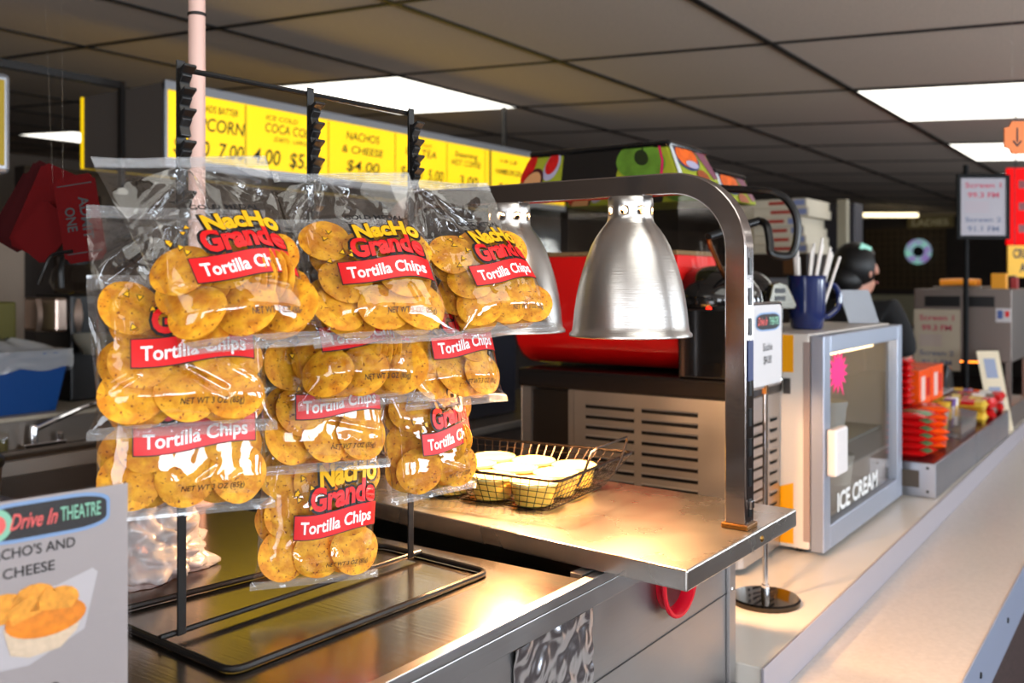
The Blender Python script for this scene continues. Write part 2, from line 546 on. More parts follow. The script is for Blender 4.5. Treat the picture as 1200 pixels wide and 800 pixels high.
MB().box(1.12, 1.64, .6695, .6708, .964, .9655).build('seam', M_black, t, smooth=0)
MB().box(1.618, 1.646, .664, .6705, 0, ZS - .03).build('corner_trim', M_steel2, t, smooth=0, bevel=.001)
for z in (1.05, .97):
    MB().lathe([(.0001, -.003), (.004, -.002), (.005, 0)], (1.632, .664, z), 10, 'y').build('rivet', M_chrome, t)
MB().lathe([(.0001, -.003), (.004, -.002), (.0055, 0)], (1.385, .5178, 1.137), 10, 'y').build('shelf_screw', mat('brass', (150, 110, 50), .3, 1), t)

# crumpled foil on the cart side
def foil(u, v):
    x = .955 + .19 * u; z = .86 + .212 * v - .0
    d = .0045 * abs(noise.noise((x * 22, z * 22, 3))) + .004 * abs(noise.noise((x * 55 + 4, z * 40, 8)))
    return (x, .6697 - d, z)
tag(MB().grid(foil, 60, 60).build('foil_sheet', mat('foil', (205, 208, 216), .2, 1), smooth=25), 'crumpled silver foil sheet taped to the side of the steel cart', 'foil')

# round red cup dispenser under the shelf corner
t = thing("cup_dispenser", "round red plastic cup dispenser on the cart side under the shelf corner", "cup dispenser", (1.37, .65, 1.0))
c = (1.392, 0, 1.052)
MB().lathe([(.052, .6705), (.052, .664), (.056, .658), (.0605, .656), (.0615, .653), (.060, .650), (.055, .650), (.052, .654), (.049, .660), (.047, .6704)], c, 40, 'y').build('collar', mat('red_plastic', (196, 12, 36), .25), t)
MB().lathe([(.0001, .668), (.0465, .668)], c, 40, 'y').build('bore', mat('dark_red_plastic', (70, 8, 10), .4), t)

# ------------------------------------------------------------------ heat lamps
LX = 1.375
t = LAMP = thing('heat_lamp', 'double heat lamp with brushed metal shades on a square chrome frame', 'heat lamp', (LX, .9, ZS))
path = [(LX, .549, ZS)] + [(LX, .549, ZS + .05 * k) for k in range(1, 5)]
zt, rb = 1.6725, .105
for k in range(0, 13):
    a = math.radians(90 * k / 12); path.append((LX, .549 + rb - rb * math.cos(a), zt - rb + rb * math.sin(a)))
for k in range(13):
    a = math.radians(90 - 90 * k / 12); path.append((LX, 1.26 - rb + rb * math.cos(a), zt - rb + rb * math.sin(a)))
path.append((LX, 1.26, ZS))
MB().tube(path, .0165, square=True).build('frame', M_tube, t, smooth=30, bevel=.002)
mb = MB()
for z in [1.53 - .045 * i for i in range(9)]:
    mb.box(LX - .005, LX + .005, .5312, .5322, z, z + .026)
mb.build('slot_row', M_black, t, smooth=0)
MB().box(LX - .010, LX + .010, .5305, .5324, 1.372, 1.432).build('switch_plate', M_navy, t, smooth=0, bevel=.0008)
MB().box(LX - .021, LX + .021, .528, .570, ZS, ZS + .008).build('foot', mat('amber_foot', (120, 78, 26), .3, .6), t, smooth=0, bevel=.002)
MB().box(LX - .006, LX + .006, .5275, .5322, ZS + .03, ZS + .042).build('latch', M_chrome, t, smooth=0, bevel=.001)
M_bulb = mat('lit_bulb', (255, 200, 130), .4, emit=14, emit_rgb=(255, 150, 70))
M_inner = mat('lamp_inner', (190, 180, 170), .4, .6)


def shade(cy, lean):
    zb, R = 1.433, 1.0
    prof = [(.0982, -.0006), (.0985, 0), (.0985, .0035), (.0945, .008), (.0925, .018), (.0905, .040), (.0870, .064), (.0825, .086), (.077, .106), (.0705, .126), (.0635, .144), (.0560, .158), (.0480, .170), (.0415, .178), (.0380, .183), (.0368, .187)]
    mb = MB(); n = 64
    mb.lathe(prof, (LX, cy, zb), n)
    # neck with eight round holes
    nr, z0, z1, rad, hr = 8, .188, .212, .0365, .0062
    mb.lathe([(.0368, .187), (.0365, .188)], (LX, cy, zb), n)
    for k in range(nr):
        a0 = 2 * math.pi * (k + .25) / nr; half = math.pi / nr; wd = rad * half; hh = (z1 - z0) / 2
        sq = [(wd * (1 - i / 4), hh) for i in range(8)] + [(-wd, hh * (1 - i / 2)) for i in range(4)] + [(-wd * (1 - i / 4), -hh) for i in range(8)] + [(wd, -hh * (1 - i / 2)) for i in range(4)]
        rings = []
        for f in (1, .5, 0):
            ring = []
            for (px, pz) in sq:
                q = math.hypot(px, pz); ix, iz = px / q * hr, pz / q * hr
                x_, z_h = ix + (px - ix) * f, iz + (pz - iz) * f
                aa = a0 + x_ / rad
                ring.append((LX + rad * math.cos(aa), cy + rad * math.sin(aa), zb + (z0 + z1) / 2 + z_h))
            rings.append(ring)
        m = len(sq)
        mb.add(rings[0] + rings[1] + rings[2], [(r_ * m + j, r_ * m + (j + 1) % m, (r_ + 1) * m + (j + 1) % m, (r_ + 1) * m + j) for r_ in (0, 1) for j in range(m)])
    mb.lathe([(.0365, .212), (.0362, .220), (.034, .223), (.0001, .223)], (LX, cy, zb), n)
    sh = mb.build('shade', M_shade, LAMP, smooth=50, weld=.0002)
    so = sh.modifiers.new('thickness', 'SOLIDIFY'); so.thickness = .0012; so.offset = -1
    sh['label'] = 'brushed metal bell shade with round vent holes in its neck'
    MB().lathe([(.0001, .020), (.02, .022), (.036, .034), (.042, .052), (.038, .075), (.024, .105), (.016, .120), (.014, .16), (.0001, .16)], (LX, cy, zb), 24).build('bulb', M_bulb, sh)
    MB().tube([(LX, cy, zb + .235), (LX, cy, zt - .0168)], .012, 12).build('stem', M_black, sh)
    d = bpy.data.lights.new('heat_bulb_light', 'SPOT'); d.energy = 52; d.color = (1, .54, .24); d.spot_size = math.radians(162); d.spot_blend = .12; d.shadow_soft_size = .03
    o = bpy.data.objects.new('heat_bulb_light', d); COL.objects.link(o); o.location = (LX, cy, zb + .012); put(o, LAMP)
    d = bpy.data.lights.new('heat_bulb_glow', 'POINT'); d.energy = 4; d.color = (1, .55, .22); d.shadow_soft_size = .012
    o = bpy.data.objects.new('heat_bulb_glow', d); COL.objects.link(o); o.location = (LX, cy, zb + .185); put(o, LAMP)


shade(.733, 0)
shade(.972, 0)

# ------------------------------------------------------------------ slush machines
M_panel = brushed('steel_grey_panel', (186, 182, 178), .32, (5, 5, 160), .03)
M_grey = mat('grey_side_panel', (128, 128, 132), .4)
M_drip = mat('dark_brown_plastic', (15, 11, 10), .25)


def slotted(mb, O, U, V, N, w, h, cols, rows, z0, pitch, sh, depth=.012):
    """A flat panel with rows of horizontal slots cut through it; cols = (u0, u1) of each column."""
    O, U, V, N = Vector(O), Vector(U), Vector(V), Vector(N)
    P = lambda u, v: O + U * u + V * v
    q = lambda u0, u1, v0, v1: mb.add([P(u0, v0), P(u1, v0), P(u1, v1), P(u0, v1)], [(0, 1, 2, 3)])
    us = [0] + [x for c in cols for x in c] + [w]
    for i in range(0, len(us), 2):
        q(us[i], us[i + 1], 0, h)
    for (u0, u1) in cols:
        v = 0
        for k in range(rows):
            a = z0 + k * pitch
            q(u0, u1, v, a); v = a + sh
            # lip under each louvre leaning outward
            mb.add([P(u0, a + sh), P(u1, a + sh), P(u1, a + sh * .72) + N * .003, P(u0, a + sh * .72) + N * .003], [(0, 1, 2, 3)])
        q(u0, u1, v, h)


def fruit_lid(t, x0, x1, y0, y1, z0, z1, strawberry=True):
    """Printed plastic lid, wider at the bottom, with a black cap and black middle."""
    i = .035
    B = [(x0, y0), (x1, y0), (x1, y1), (x0, y1)]
    zt = z1 - .022
    T = [(x0 + i * .5, y0 + i), (x1 - i * .5, y0 + i), (x1 - i * .5, y1 - i), (x0 + i * .5, y1 - i)]
    mb = MB()
    mb.add([(x, y, z0) for x, y in B] + [(x, y, zt) for x, y in T], [(0, 1, 5, 4), (1, 2, 6, 5), (2, 3, 7, 6), (3, 0, 4, 7), (3, 2, 1, 0), (4, 5, 6, 7)])
    lid = mb.build('lid', M_lime, t, smooth=0, bevel=.008, segs=3)
    cap = MB()
    cap.prism([(x0 + .012, y0 + .03), (x1 - .012, y0 + .03), (x1 - .012, y1 - .03), (x0 + .012, y1 - .03)], zt - .004, z1 - .008)
    xm = (x0 + x1) / 2
    cap.build('lid_cap', M_gloss, lid, smooth=0, bevel=.012, segs=3)
    # prints on the -X side and on the front, plus a painted corner highlight
    def side(u, v, off=.0012):            # u along -Y from the front corner, v up, 0..1
        ya, yb = y0 + (y1 - y0) * u, y0 + i + (y1 - y0 - 2 * i) * u
        return Vector((x0 + i * .5 * v - off, ya + (yb - ya) * v, z0 + (zt - z0) * v))
    def frontf(u, v, off=.0012):
        xa, xb = x0 + (x1 - x0) * u, x0 + i * .5 + (x1 - x0 - i) * u
        return Vector((xa + (xb - xa) * v, y0 + i * v - off, z0 + (zt - z0) * v))
    L, Hh = y1 - y0, zt - z0
    def rnd(fn, mb, cu, cv, ru, rv, off, lim=(0, 1)):
        pts = [(min(lim[1], max(lim[0], cu + ru * math.cos(a))), min(.98, max(.02, cv + rv * math.sin(a)))) for a in [2 * math.pi * k / 28 for k in range(28)]]
        mb.add([fn(u, v, off) for u, v in pts], [tuple(range(28))])
    m = MB(); m.add([side(.36, .0, .0015), side(.70, .0, .0015), side(.74, 1, .0015), side(.32, 1, .0015)], [(0, 1, 2, 3)]); m.build('black_band', M_gloss, lid, smooth=0)
    m = MB(); rnd(side, m, .20, .55, .155, .62, .0022, (.04, .36)); m.build('apple_print', mat('apple_green', (88, 128, 40), .3, noise_amt=.3, noise_scale=25), lid, smooth=0)
    m = MB(); rnd(side, m, .19, .66, .045, .26, .003); m.add([side(.185, .7, .0035), side(.175, .7, .0035), side(.165, .97, .0035), side(.178, .97, .0035)], [(0, 1, 2, 3)]); m.build('apple_core_print', mat('apple_dark', (28, 40, 14), .4), lid, smooth=0)
    m = MB(); m.add([side(.10, .0, .003), side(.085, .0, .003), side(.055, .5, .003), side(.05, 1, .003), side(.065, 1, .003), side(.07, .5, .003)], [(0, 1, 2, 3, 4, 5)]); m.build('pink_stripe_print', mat('magenta_print', (205, 20, 90), .3), lid, smooth=0)
    m = MB(); rnd(side, m, .80, .62, .055, .5, .002); m.build('pale_ring_print', mat('lilac_print', (170, 165, 190), .3), lid, smooth=0)
    m = MB(); rnd(side, m, .805, .70, .043, .36, .003); rnd(side, m, .965, .6, .04, .5, .003); m.build('strawberry_print', mat('strawberry_red', (190, 22, 20), .3, noise_amt=.25, noise_scale=60), lid, smooth=0)
    m = MB(); rnd(side, m, .90, .08, .07, .5, .003); m.build('dark_ring_print', mat('maroon_print', (66, 22, 28), .3), lid, smooth=0)
    m = MB(); rnd(side, m, .90, .06, .058, .40, .004); m.build('peach_print', mat('peach_print', (205, 150, 100), .3), lid, smooth=0)
    m = MB(); rnd(frontf, m, .36, .72, .30, .46, .002); m.build('navy_ring_print', M_navy, lid, smooth=0)
    m = MB(); rnd(frontf, m, .36, .76, .26, .40, .003); m.build('orange_fruit_print', mat('orange_fruit', (228, 96, 24), .3, noise_amt=.35, noise_scale=30), lid, smooth=0)
    m = MB(); rnd(frontf, m, .42, .48, .15, .13, .004); m.build('pale_crescent_print', mat('lilac_print', (170, 165, 190), .3), lid, smooth=0)
    m = MB(); m.add([frontf(.66, .98, .002), frontf(.92, .98, .002), frontf(.98, .2, .002), frontf(.86, .1, .002)], [(0, 1, 2, 3)]); m.build('mauve_print', mat('mauve_print', (128, 76, 92), .3), lid, smooth=0)
    m = MB(); rnd(frontf, m, .60, .12, .14, .24, .003); m.build('brown_fruit_print', mat('brown_fruit', (150, 70, 36), .3), lid, smooth=0)
    m = MB(); m.add([frontf(.0, .0, .003), frontf(.09, .0, .003), frontf(.07, 1, .003), frontf(.0, 1, .003)], [(0, 1, 2, 3)]); m.build('painted_corner_highlight', mat('painted_highlight', (205, 208, 206), .2), lid, smooth=0)  # pale strip paints a highlight onto the lid corner
    return lid


def u_section(x0, x1, zb, zt, n=14):
    """Half-round trough section in (x, z): rounded bottom, straight sides."""
    r = (x1 - x0) / 2; cx = (x0 + x1) / 2
    pts = [(x0, zt)] + [(cx + r * math.cos(math.pi + math.pi * k / n), zb + r * .82 + r * .82 * math.sin(math.pi + math.pi * k / n)) for k in range(n + 1)] + [(x1, zt)]
    return pts


def bowl(t, x0, x1, y0, y1, zb, zt, zl, mslush, name):
    sec = u_section(x0, x1, zb, zt)
    k = len(sec); mb = MB()
    v = [(x, y0, z) for x, z in sec] + [(x, y1, z) for x, z in sec]
    f = [(i, i + 1, k + i + 1, k + i) for i in range(k - 1)] + [tuple(range(k)), tuple(reversed(range(k, 2 * k)))]
    mb.add(v, f)
    b = mb.build('bowl', M_bowl, t, smooth=40)
    b['label'] = 'clear plastic bowl'
    e = .005; sec = u_section(x0 + e, x1 - e, zb + e, zl)
    mb = MB(); k = len(sec)
    v = [(x, y0 + e, z) for x, z in sec] + [(x, y1 - e, z) for x, z in sec]
    f = [(i, i + 1, k + i + 1, k + i) for i in range(k - 1)] + [tuple(range(k)), tuple(reversed(range(k, 2 * k))), (0, k, 2 * k - 1, k - 1)]
    mb.add(v, f)
    s = mb.build('slush', mslush, b, smooth=40); s['label'] = name
    f_ = MB()
    f_.box(x0 + e, x1 - e, y0 + e, y1 - e, zl + .0005, zl + .012)
    f_.build('foam', M_foam, b, smooth=0, bevel=.003)


def tap(t, cx, yf, z):
    """Black dispensing head: rounded housing, nozzle and lever."""
    mb = MB()
    mb.blob((cx, yf + .055, z + .02), .072, .075, .085, 24, 14)
    h = mb.build('tap_housing', M_gloss, t)
    MB().lathe([(.020, 0), (.022, .06), (.018, .075)], (cx, yf + .01, z - .085), 20, cap0=True).build('nozzle', M_gloss, h)
    return h


# machine with the red bowl
t = MACH = thing('slush_machine', 'slush machine with a red-filled bowl, fruit-printed lid and slotted steel base', 'slush machine', (2.25, 1.15, ZB))
X0, X1, Y0, Y1 = 2.121, 2.385, .845, 1.459
z0, z1 = .850, 1.240
mb = MB()
# left side panel (facing the cart) with two columns of slots, plain dark door at its back half
slotted(mb, (X0, 1.295, z0), (0, -1, 0), (0, 0, 1), (-1, 0, 0), 1.295 - Y0 - .03, z1 - z0, [(.035, .175), (.195, .345)], 12, .055, .0265, .0125)
slotted(mb, (X0 + .03, Y0, z0), (1, 0, 0), (0, 0, 1), (0, -1, 0), X1 - X0 - .03, z1 - z0, [(.010, .026), (.040, .118), (.134, .150), (.162, .215)], 12, .03, .0265, .0125)
for k in range(6):
    a0, a1 = math.radians(180 + 15 * k), math.radians(195 + 15 * k)
    mb.add([(X0 + .03 + .03 * math.cos(a), Y0 + .03 + .03 * math.sin(a), z) for a, z in ((a0, z0), (a1, z0), (a1, z1), (a0, z1))], [(0, 1, 2, 3)])
mb.add([(X1, Y0, z0), (X1, Y1, z0), (X1, Y1, z1), (X1, Y0, z1)], [(0, 1, 2, 3)]).add([(X0, Y1, z0), (X1, Y1, z0), (X1, Y1, z1), (X0, Y1, z1)], [(0, 1, 2, 3)])
mb.box(X0 + .001, X0 + .02, 1.43, Y1, z0, z1)
mb.box(X0, X0 + .02, 1.296, 1.312, z0, z1)
base = mb.build('base_cabinet', M_panel, t, smooth=30)
MB().box(X0 + .02, X1 - .01, Y0 + .02, Y1 - .01, z0 + .002, z1 - .002).build('inner_housing', M_black, base, smooth=0)
MB().box(X0 + .006, X0 + .019, 1.312, 1.43, z0 + .01, z1 - .004).build('side_door', mat('dark_brown_door', (8, 6, 5), .35), t, smooth=0, bevel=.003)
for x in (X0 + .04, X1 - .04):
    for y in (Y0 + .05, Y1 - .05):
        MB().lathe([(.018, 0), (.018, z0 - ZB)], (x, y, ZB), 14, cap0=True, cap1=True).build('foot', M_black, t)
MB().box(X0 - .006, X1 + .004, Y0 - .008, Y1 + .01, z1 + .0005, 1.290).build('drip_band', M_drip, t, smooth=0, bevel=.008, segs=3)
bowl(t, X0 + .004, X1 - .018, 1.003, 1.49, 1.294, 1.772, 1.585, M_slush, 'bright red slush')
fruit_lid(t, X0 - .002, X1 - .008, 1.000, 1.474, 1.776, 1.876)
mb = MB()
mb.prism([(X0 + .03 + .035 * math.cos(math.radians(180 + 15 * k)), .885 + .035 * math.sin(math.radians(180 + 15 * k))) for k in range(7)] + [(X0 + .06, .85), (X0 + .06, 1.0), (X0 - .005, 1.0)], 1.2905, 1.455)
mb.box(X1 - .045, X1, .86, 1.0, 1.2905, 1.455).box(X0 + .06, X1 - .045, .975, 1.0, 1.2905, 1.455)
mb.build('dispenser_surround', M_gloss, t, smooth=30, bevel=.004)
mb = MB().blob((2.235, .955, 1.475), .112, .115, .085, 28, 16)
h = mb.build('tap_housing', M_gloss, t)
MB().lathe([(.020, 0), (.022, .05), (.018, .065)], (2.235, .905, 1.355), 20, cap0=True).build('nozzle', M_gloss, h)
MB().blob((2.1265, .925, 1.452), .004, .008, .010, 12, 8).build('indicator', mat('lit_red_indicator', (255, 40, 20), .3, emit=3), h)
MB().tube([(2.15, .893, 1.528), (2.065, .893, 1.60), (2.05, .893, 1.618)], .0055, 8).build('lever_rod', mat('copper_rod', (150, 92, 54), .25, 1), h)
lp = [(2.05, .893, 1.622)] + [(2.05 + .030 * k, .893 - .002 * k, 1.624 + .0055 * k) for k in range(1, 10)]
mb = MB(); n = 90
for k in range(n):
    f = k / (n - 1); x = 2.05 + .27 * f
    lp_ = (x, .893 - .018 * f, 1.622 + .05 * f)
    if k == 0: pts = []
    pts.append(lp_)
mb.tube(pts, .010, 10, rs=[.0105 if k % 2 else .0085 for k in range(n)])
mb.build('lever_grip', M_black, h)
pts = [(2.32, .875, 1.672), (2.305, .85, 1.66), (2.30, .84, 1.62), (2.295, .835, 1.592), (2.31, .815, 1.583), (2.33, .795, 1.588), (2.338, .785, 1.625), (2.338, .785, 1.675), (2.325, .80, 1.715), (2.31, .82, 1.735), (2.30, .86, 1.745), (2.29, 1.01, 1.76)]


def smooth_path(P, k=6, closed=False):
    P = [Vector(p) for p in P]; out = []; n = len(P)
    for i in range(n if closed else n - 1):
        p1, p2 = P[i], P[(i + 1) % n]
        p0 = P[(i - 1) % n] if closed or i > 0 else p1
        p3 = P[(i + 2) % n] if closed or i + 2 < n else p2
        for j in range(k):
            u = j / k
            out.append(.5 * ((2 * p1) + (p2 - p0) * u + (2 * p0 - 5 * p1 + 4 * p2 - p3) * u * u + (3 * p1 - p0 - 3 * p2 + p3) * u ** 3))
    if not closed:
        out.append(P[-1])
    return out


MB().tube(smooth_path(pts), .010, 10).build('cable', M_black, t)

# machine with the green bowl, standing behind the freezer
t = thing('slush_machine', 'slush machine with a green-filled bowl, mostly hidden behind the red one', 'slush machine', (2.68, 1.3, ZB))
a, b = 2.55, 2.815
MB().box(a, b, 1.085, 1.60, ZB + .02, 1.26).build('base_cabinet', M_grey, t, smooth=0, bevel=.01)
for x in (a + .04, b - .04):
    for y in (1.13, 1.55):
        MB().lathe([(.018, 0), (.018, .02)], (x, y, ZB), 14, cap0=True, cap1=True).build('foot', M_black, t)
MB().box(a - .004, b + .004, 1.08, 1.61, 1.2605, 1.40).build('drip_band', M_drip, t, smooth=0, bevel=.01)
bowl(t, a + .004, b - .004, 1.075, 1.58, 1.402, 1.748, 1.55, M_green, 'dark green slush')
fruit_lid(t, a, b, 1.065, 1.59, 1.752, 1.852)
mb = MB().blob((2.62, 1.03, 1.47), .105, .09, .085, 24, 14)
h = mb.build('tap_housing', M_gloss, t)
# chrome tap block with two slots
mb = MB()
pr = [(-.034, 0), (.040, 0), (.044, .010), (.020, .064), (.0, .072), (-.018, .064)]
U = Vector((.575, -.818, 0)); O = Vector((2.452, .868, 1.4485)); V = Vector((0, 0, 1)); W = Vector((.818, .575, 0))
mb.extrude([O + U * x + V * z for x, z in pr], W * .05)
blk = mb.build('tap_block', mat('dark_chrome', (120, 118, 110), .15, 1), h, smooth=0, bevel=.003)
m = MB()
for z in (.022, .042):
    m.add([O + U * x + V * zz - W * .001 for x, zz in ((-.014, z), (.014, z), (.014, z + .012), (-.014, z + .012))], [(0, 1, 2, 3)])
m.build('tap_slots', M_black, blk, smooth=0)
MB().tube([O + W * .05 + V * .035, Vector((2.58, 1.0, 1.47))], .018, 12).build('tap_neck', M_gloss, h)
MB().tube([O + W * .02 + V * .002, O + W * .02 + V * -.055], .013, 12).build('nozzle', M_gloss, h)

# ------------------------------------------------------------------ slushie price sign on a chrome stand
t = thing('price_sign', 'small white slushie price sign in a chrome frame on a round-footed stand', 'price sign', (2.005, .742, ZB))
MB().lathe([(.0001, 0), (.073, 0), (.074, .003), (.074, .010), (.070, .0135), (.02, .016), (.0001, .016)], (2.005, .742, ZB), 48).build('foot', mat('dark_mirror', (70, 66, 62), .06, 1), t)
MB().tube([(2.005, .742, ZB + .015), (2.005, .742, 1.286)], .0058, 12).lathe([(.009, 0), (.009, .022)], (2.005, .742, ZB + .016), 14, cap1=True).build('rod', M_chrome, t)
MB().box(1.998, 2.012, .737, .747, 1.278, 1.297).build('clamp', mat('brass_clamp', (140, 100, 60), .3, 1), t, smooth=0, bevel=.001)
o_ = rrect(.186, .178, .014); cz = 1.384
mb = MB().tube([(2.008 + x, .742, cz + z) for x, z in o_], .0038, 8, closed=True)
mb.build('sign_frame', M_chrome, t)
mb = MB().extrude([(2.008 + x * .97, .739, cz + z * .97) for x, z in o_], (0, .006, 0)); cd = mb.build('sign_card', M_card, t, smooth=0)
fn = flat((2.008, .7388, cz), (1, 0, 0), (0, 0, 1), (0, -1, 0), .0006)
lg = lambda e, m, n: (lambda k: k.build(n, m, cd, smooth=0))(e)
m = MB(); patch(m, fn, [(x * .145 + .004, y * .04 + .050) for x, y in rrect(1, 1, .3)]); m.build('logo_border', mat('pale_blue_print', (120, 150, 190), .4), cd, smooth=0)
fn = flat((2.008, .7382, cz), (1, 0, 0), (0, 0, 1), (0, -1, 0), .0006)
m = MB(); patch(m, fn, [(x * .137 + .004, y * .033 + .050) for x, y in rrect(1, 1, .3)]); m.build('logo_panel', M_ink, cd, smooth=0)
fn = flat((2.008, .7376, cz), (1, 0, 0), (0, 0, 1), (0, -1, 0), .0006)
m = MB(); text(m, 'Drive In', fn, -.031, .043, .017, .056, .012, .4); m.build('script_lettering', M_pink, cd, smooth=0)
m = MB(); text(m, 'THEATRE', fn, .038, .043, .016, .058, .02); m.build('theatre_lettering', M_mint, cd, smooth=0)
m = MB(); text(m, 'Slushie', fn, 0, -.012, .016, .055); text(m, '$4.00', fn, 0, -.040, .017, .045); m.build('price_lettering', M_ink, cd, smooth=0)

# ------------------------------------------------------------------ ice cream freezer
t = thing('display_freezer', 'countertop ice cream freezer with a glass door and yellow side', 'freezer', (2.8, .9, ZB))
fx0, fx1, fy0, fy1, fz0, fz1 = 2.402, 3.20, .775, 1.05, .845, 1.388
M_cab = mat('white_enamel', (206, 198, 190), .35)
M_alu = mat('grey_aluminium', (160, 166, 180), .38, .6)
mb = MB()
w = .035
mb.box(fx0, fx0 + w, fy0, fy1, fz0, fz1).box(fx1 - w, fx1, fy0, fy1, fz0, fz1).box(fx0 + w, fx1 - w, fy0, fy1, fz0, fz0 + .05).box(fx0 + w, fx1 - w, fy0, fy1, fz1 - .045, fz1).box(fx0 + w, fx1 - w, fy1 - .02, fy1, fz0 + .05, fz1 - .045)
mb.build('cabinet', M_cab, t, smooth=0, bevel=.004)
for x in (fx0 + .05, fx1 - .05):
    for y in (fy0 + .03, fy1 - .03):
        MB().lathe([(.02, 0), (.02, fz0 - ZB)], (x, y, ZB), 12, cap0=True, cap1=True).build('foot', M_black, t)
MB().box(fx0 + w + .001, fx1 - w - .001, fy1 - .026, fy1 - .0205, fz0 + .051, fz1 - .046).build('inner_lining', mat('mustard_lining', (176, 146, 40), .5), t, smooth=0)
m = MB()
m.add([(fx0 - .0008, y, z) for y, z in ((.815, 1.29), (1.035, 1.29), (1.035, 1.385), (.815, 1.385))], [(0, 1, 2, 3)])
m.build('side_decal', mat('yellow_decal', (236, 158, 12), .35), t, smooth=0)
m = MB(); m.add([(fx0 - .0008, y, z) for y, z in ((.815, .855), (1.035, .855), (1.035, .935), (.815, 1.01))], [(0, 1, 2, 3)])
m.build('side_decal', mat('yellow_decal', (236, 158, 12), .35), t, smooth=0)
MB().box(fx0 - .004, fx0 - .0005, .822, .84, 1.235, 1.275).build('hinge_cover', mat('dark_hinge', (60, 56, 54), .4), t, smooth=0, bevel=.001)
# door
dz0, dz1, dx0, dx1 = .842, 1.384, 2.402, 3.205
fr = .055
mb = MB().box(dx0, dx0 + fr, .738, .772, dz0, dz1).box(dx1 - fr, dx1, .738, .772, dz0, dz1).box(dx0 + fr, dx1 - fr, .738, .772, dz0, dz0 + .06).box(dx0 + fr, dx1 - fr, .738, .772, dz1 - .045, dz1)
door = mb.build('door', M_alu, t, smooth=0, bevel=.003)
MB().box(dx0 + fr - .002, dx1 - fr + .002, .752, .757, dz0 + .058, dz1 - .043).build('glass', M_glass, door, smooth=0)
MB().box(2.418, 2.520, .712, .7375, 1.032, 1.150).build('handle', mat('white_handle', (214, 208, 206), .4), door, smooth=0, bevel=.006)
MB().box(dx0 + .01, dx0 + .03, .7735, .7745, fz0 + .01, fz1 - .01).box(fx0 - .001, fx0 + .004, .7735, .79, fz0 + .02, fz1 - .02).build('gasket', mat('pinkish_gasket', (150, 132, 126), .6), door, smooth=0)
fn = flat((0, .752, 0), (1, 0, 0), (0, 0, 1), (0, -1, 0), .001)
m = MB(); text(m, 'ICE CREAM', fn, 2.76, .915, .046, .40, .03); m.build('door_lettering', mat('pale_lettering', (220, 220, 218), .5), door, smooth=0)
# inside: lit tube, shelf
MB().box(2.55, 3.10, .80, .82, 1.318, 1.336).build('inner_light', mat('warm_tube', (255, 232, 190), .4, emit=7, emit_rgb=(255, 224, 170)), t, smooth=0)
MB().box(fx0 + w + .001, fx1 - w - .001, .79, 1.02, 1.06, 1.067).build('shelf', mat('grey_shelf', (140, 140, 130), .4), t, smooth=0)
# tubs stored inside
for k, (x, z, c_) in enumerate(((2.62, 1.0675, (214, 206, 190)), (2.95, 1.0675, (190, 186, 178)), (2.75, .8955, (206, 200, 188)), (3.02, .8955, (196, 190, 176)))):
    m = MB().lathe([(.0001, 0), (.052, 0), (.060, .075), (.063, .076), (.063, .090), (.0001, .092)], (x, .90, z), 24)
    o = m.build('ice_cream_tub', mat('tub_%d' % k, c_, .5))
    tag(o, ['cream ice cream tub on the freezer shelf near the handle', 'grey ice cream tub on the freezer shelf at its far end', 'pale ice cream tub on the freezer floor behind the door lettering', 'dull white ice cream tub on the freezer floor at the far end'][k], 'ice cream tub', 'tubs inside the freezer')
# starburst tag
pts = []
for k in range(28):
    r = (.080 if k % 2 else .046) * (1.0 + (.3 if k == 23 else 0)); a = 2 * math.pi * k / 28
    pts.append((2.56 + r * math.cos(a) * 1.15, 1.283 + r * math.sin(a) * .72))
m = MB().extrude([(x, .7495, z) for x, z in pts], (0, .001, 0))
tag(m.build('starburst_tag', mat('hot_pink', (255, 24, 120), .5), smooth=0), 'hot pink starburst tag stuck on the freezer door glass', 'tag')

# navy mug of straws on the freezer
mx, my, mz = 2.66, .865, 1.389
t = thing('mug', 'large navy blue mug of white straws on top of the freezer', 'mug', (mx, my, mz))
M_mug = mat('navy_glaze', (26, 38, 82), .12, coat=.6)
MB().lathe([(.0001, .001), (.040, 0), (.044, .006), (.050, .05), (.051, .135), (.053, .148), (.049, .148), (.046, .05), (.0001, .02)], (mx, my, mz), 40).build('body', M_mug, t)
hp = smooth_path([(.046, 0, .118), (.075, 0, .122), (.092, 0, .095), (.088, 0, .06), (.062, 0, .036), (.045, 0, .034)])
U = Vector((.62, -.78, 0)).normalized()
MB().tube([Vector((mx, my, mz)) + U * p.x + Vector((0, 0, p.z)) for p in hp], .0085, 10).build('handle', M_mug, t)
M_straw = mat('white_straw', (222, 214, 206), .5)
sb = MB().tube([(0, 0, 0), (0, 0, .205)], .0042, 8).build('straw', M_straw)
R = Vector((.575, -.818, 0)); F = Vector((.818, .575, 0))
for k in range(13):
    o = sb if k == 0 else sb.copy()
    if k: COL.objects.link(o)
    a = [-.030, -.026, -.016, -.008, -.002, .003, .007, .011, .015, .019, .023, .026, .029][k]
    lean = [-.08, -.12, -.03, .12, .16, .22, .28, .30, .35, .40, .46, .52, .58][k]
    dz = [-.02, -.045, -.05, -.03, -.02, -.01, .005, -.005, -.01, -.02, -.03, -.035, -.04][k]
    p = Vector((mx, my, mz + .045 + dz)) + R * (a * .8) + F * ((k % 3 - 1) * .012)
    o.location = p
    d = (Vector((0, 0, 1)) + R * lean * .55 + F * .04 * (k % 3 - 1)).normalized()
    o.rotation_euler = d.to_track_quat('Z', 'Y').to_euler()
    tag(o, 'white paper-wrapped straw standing in the navy blue mug', 'straw', 'straws in the navy mug')

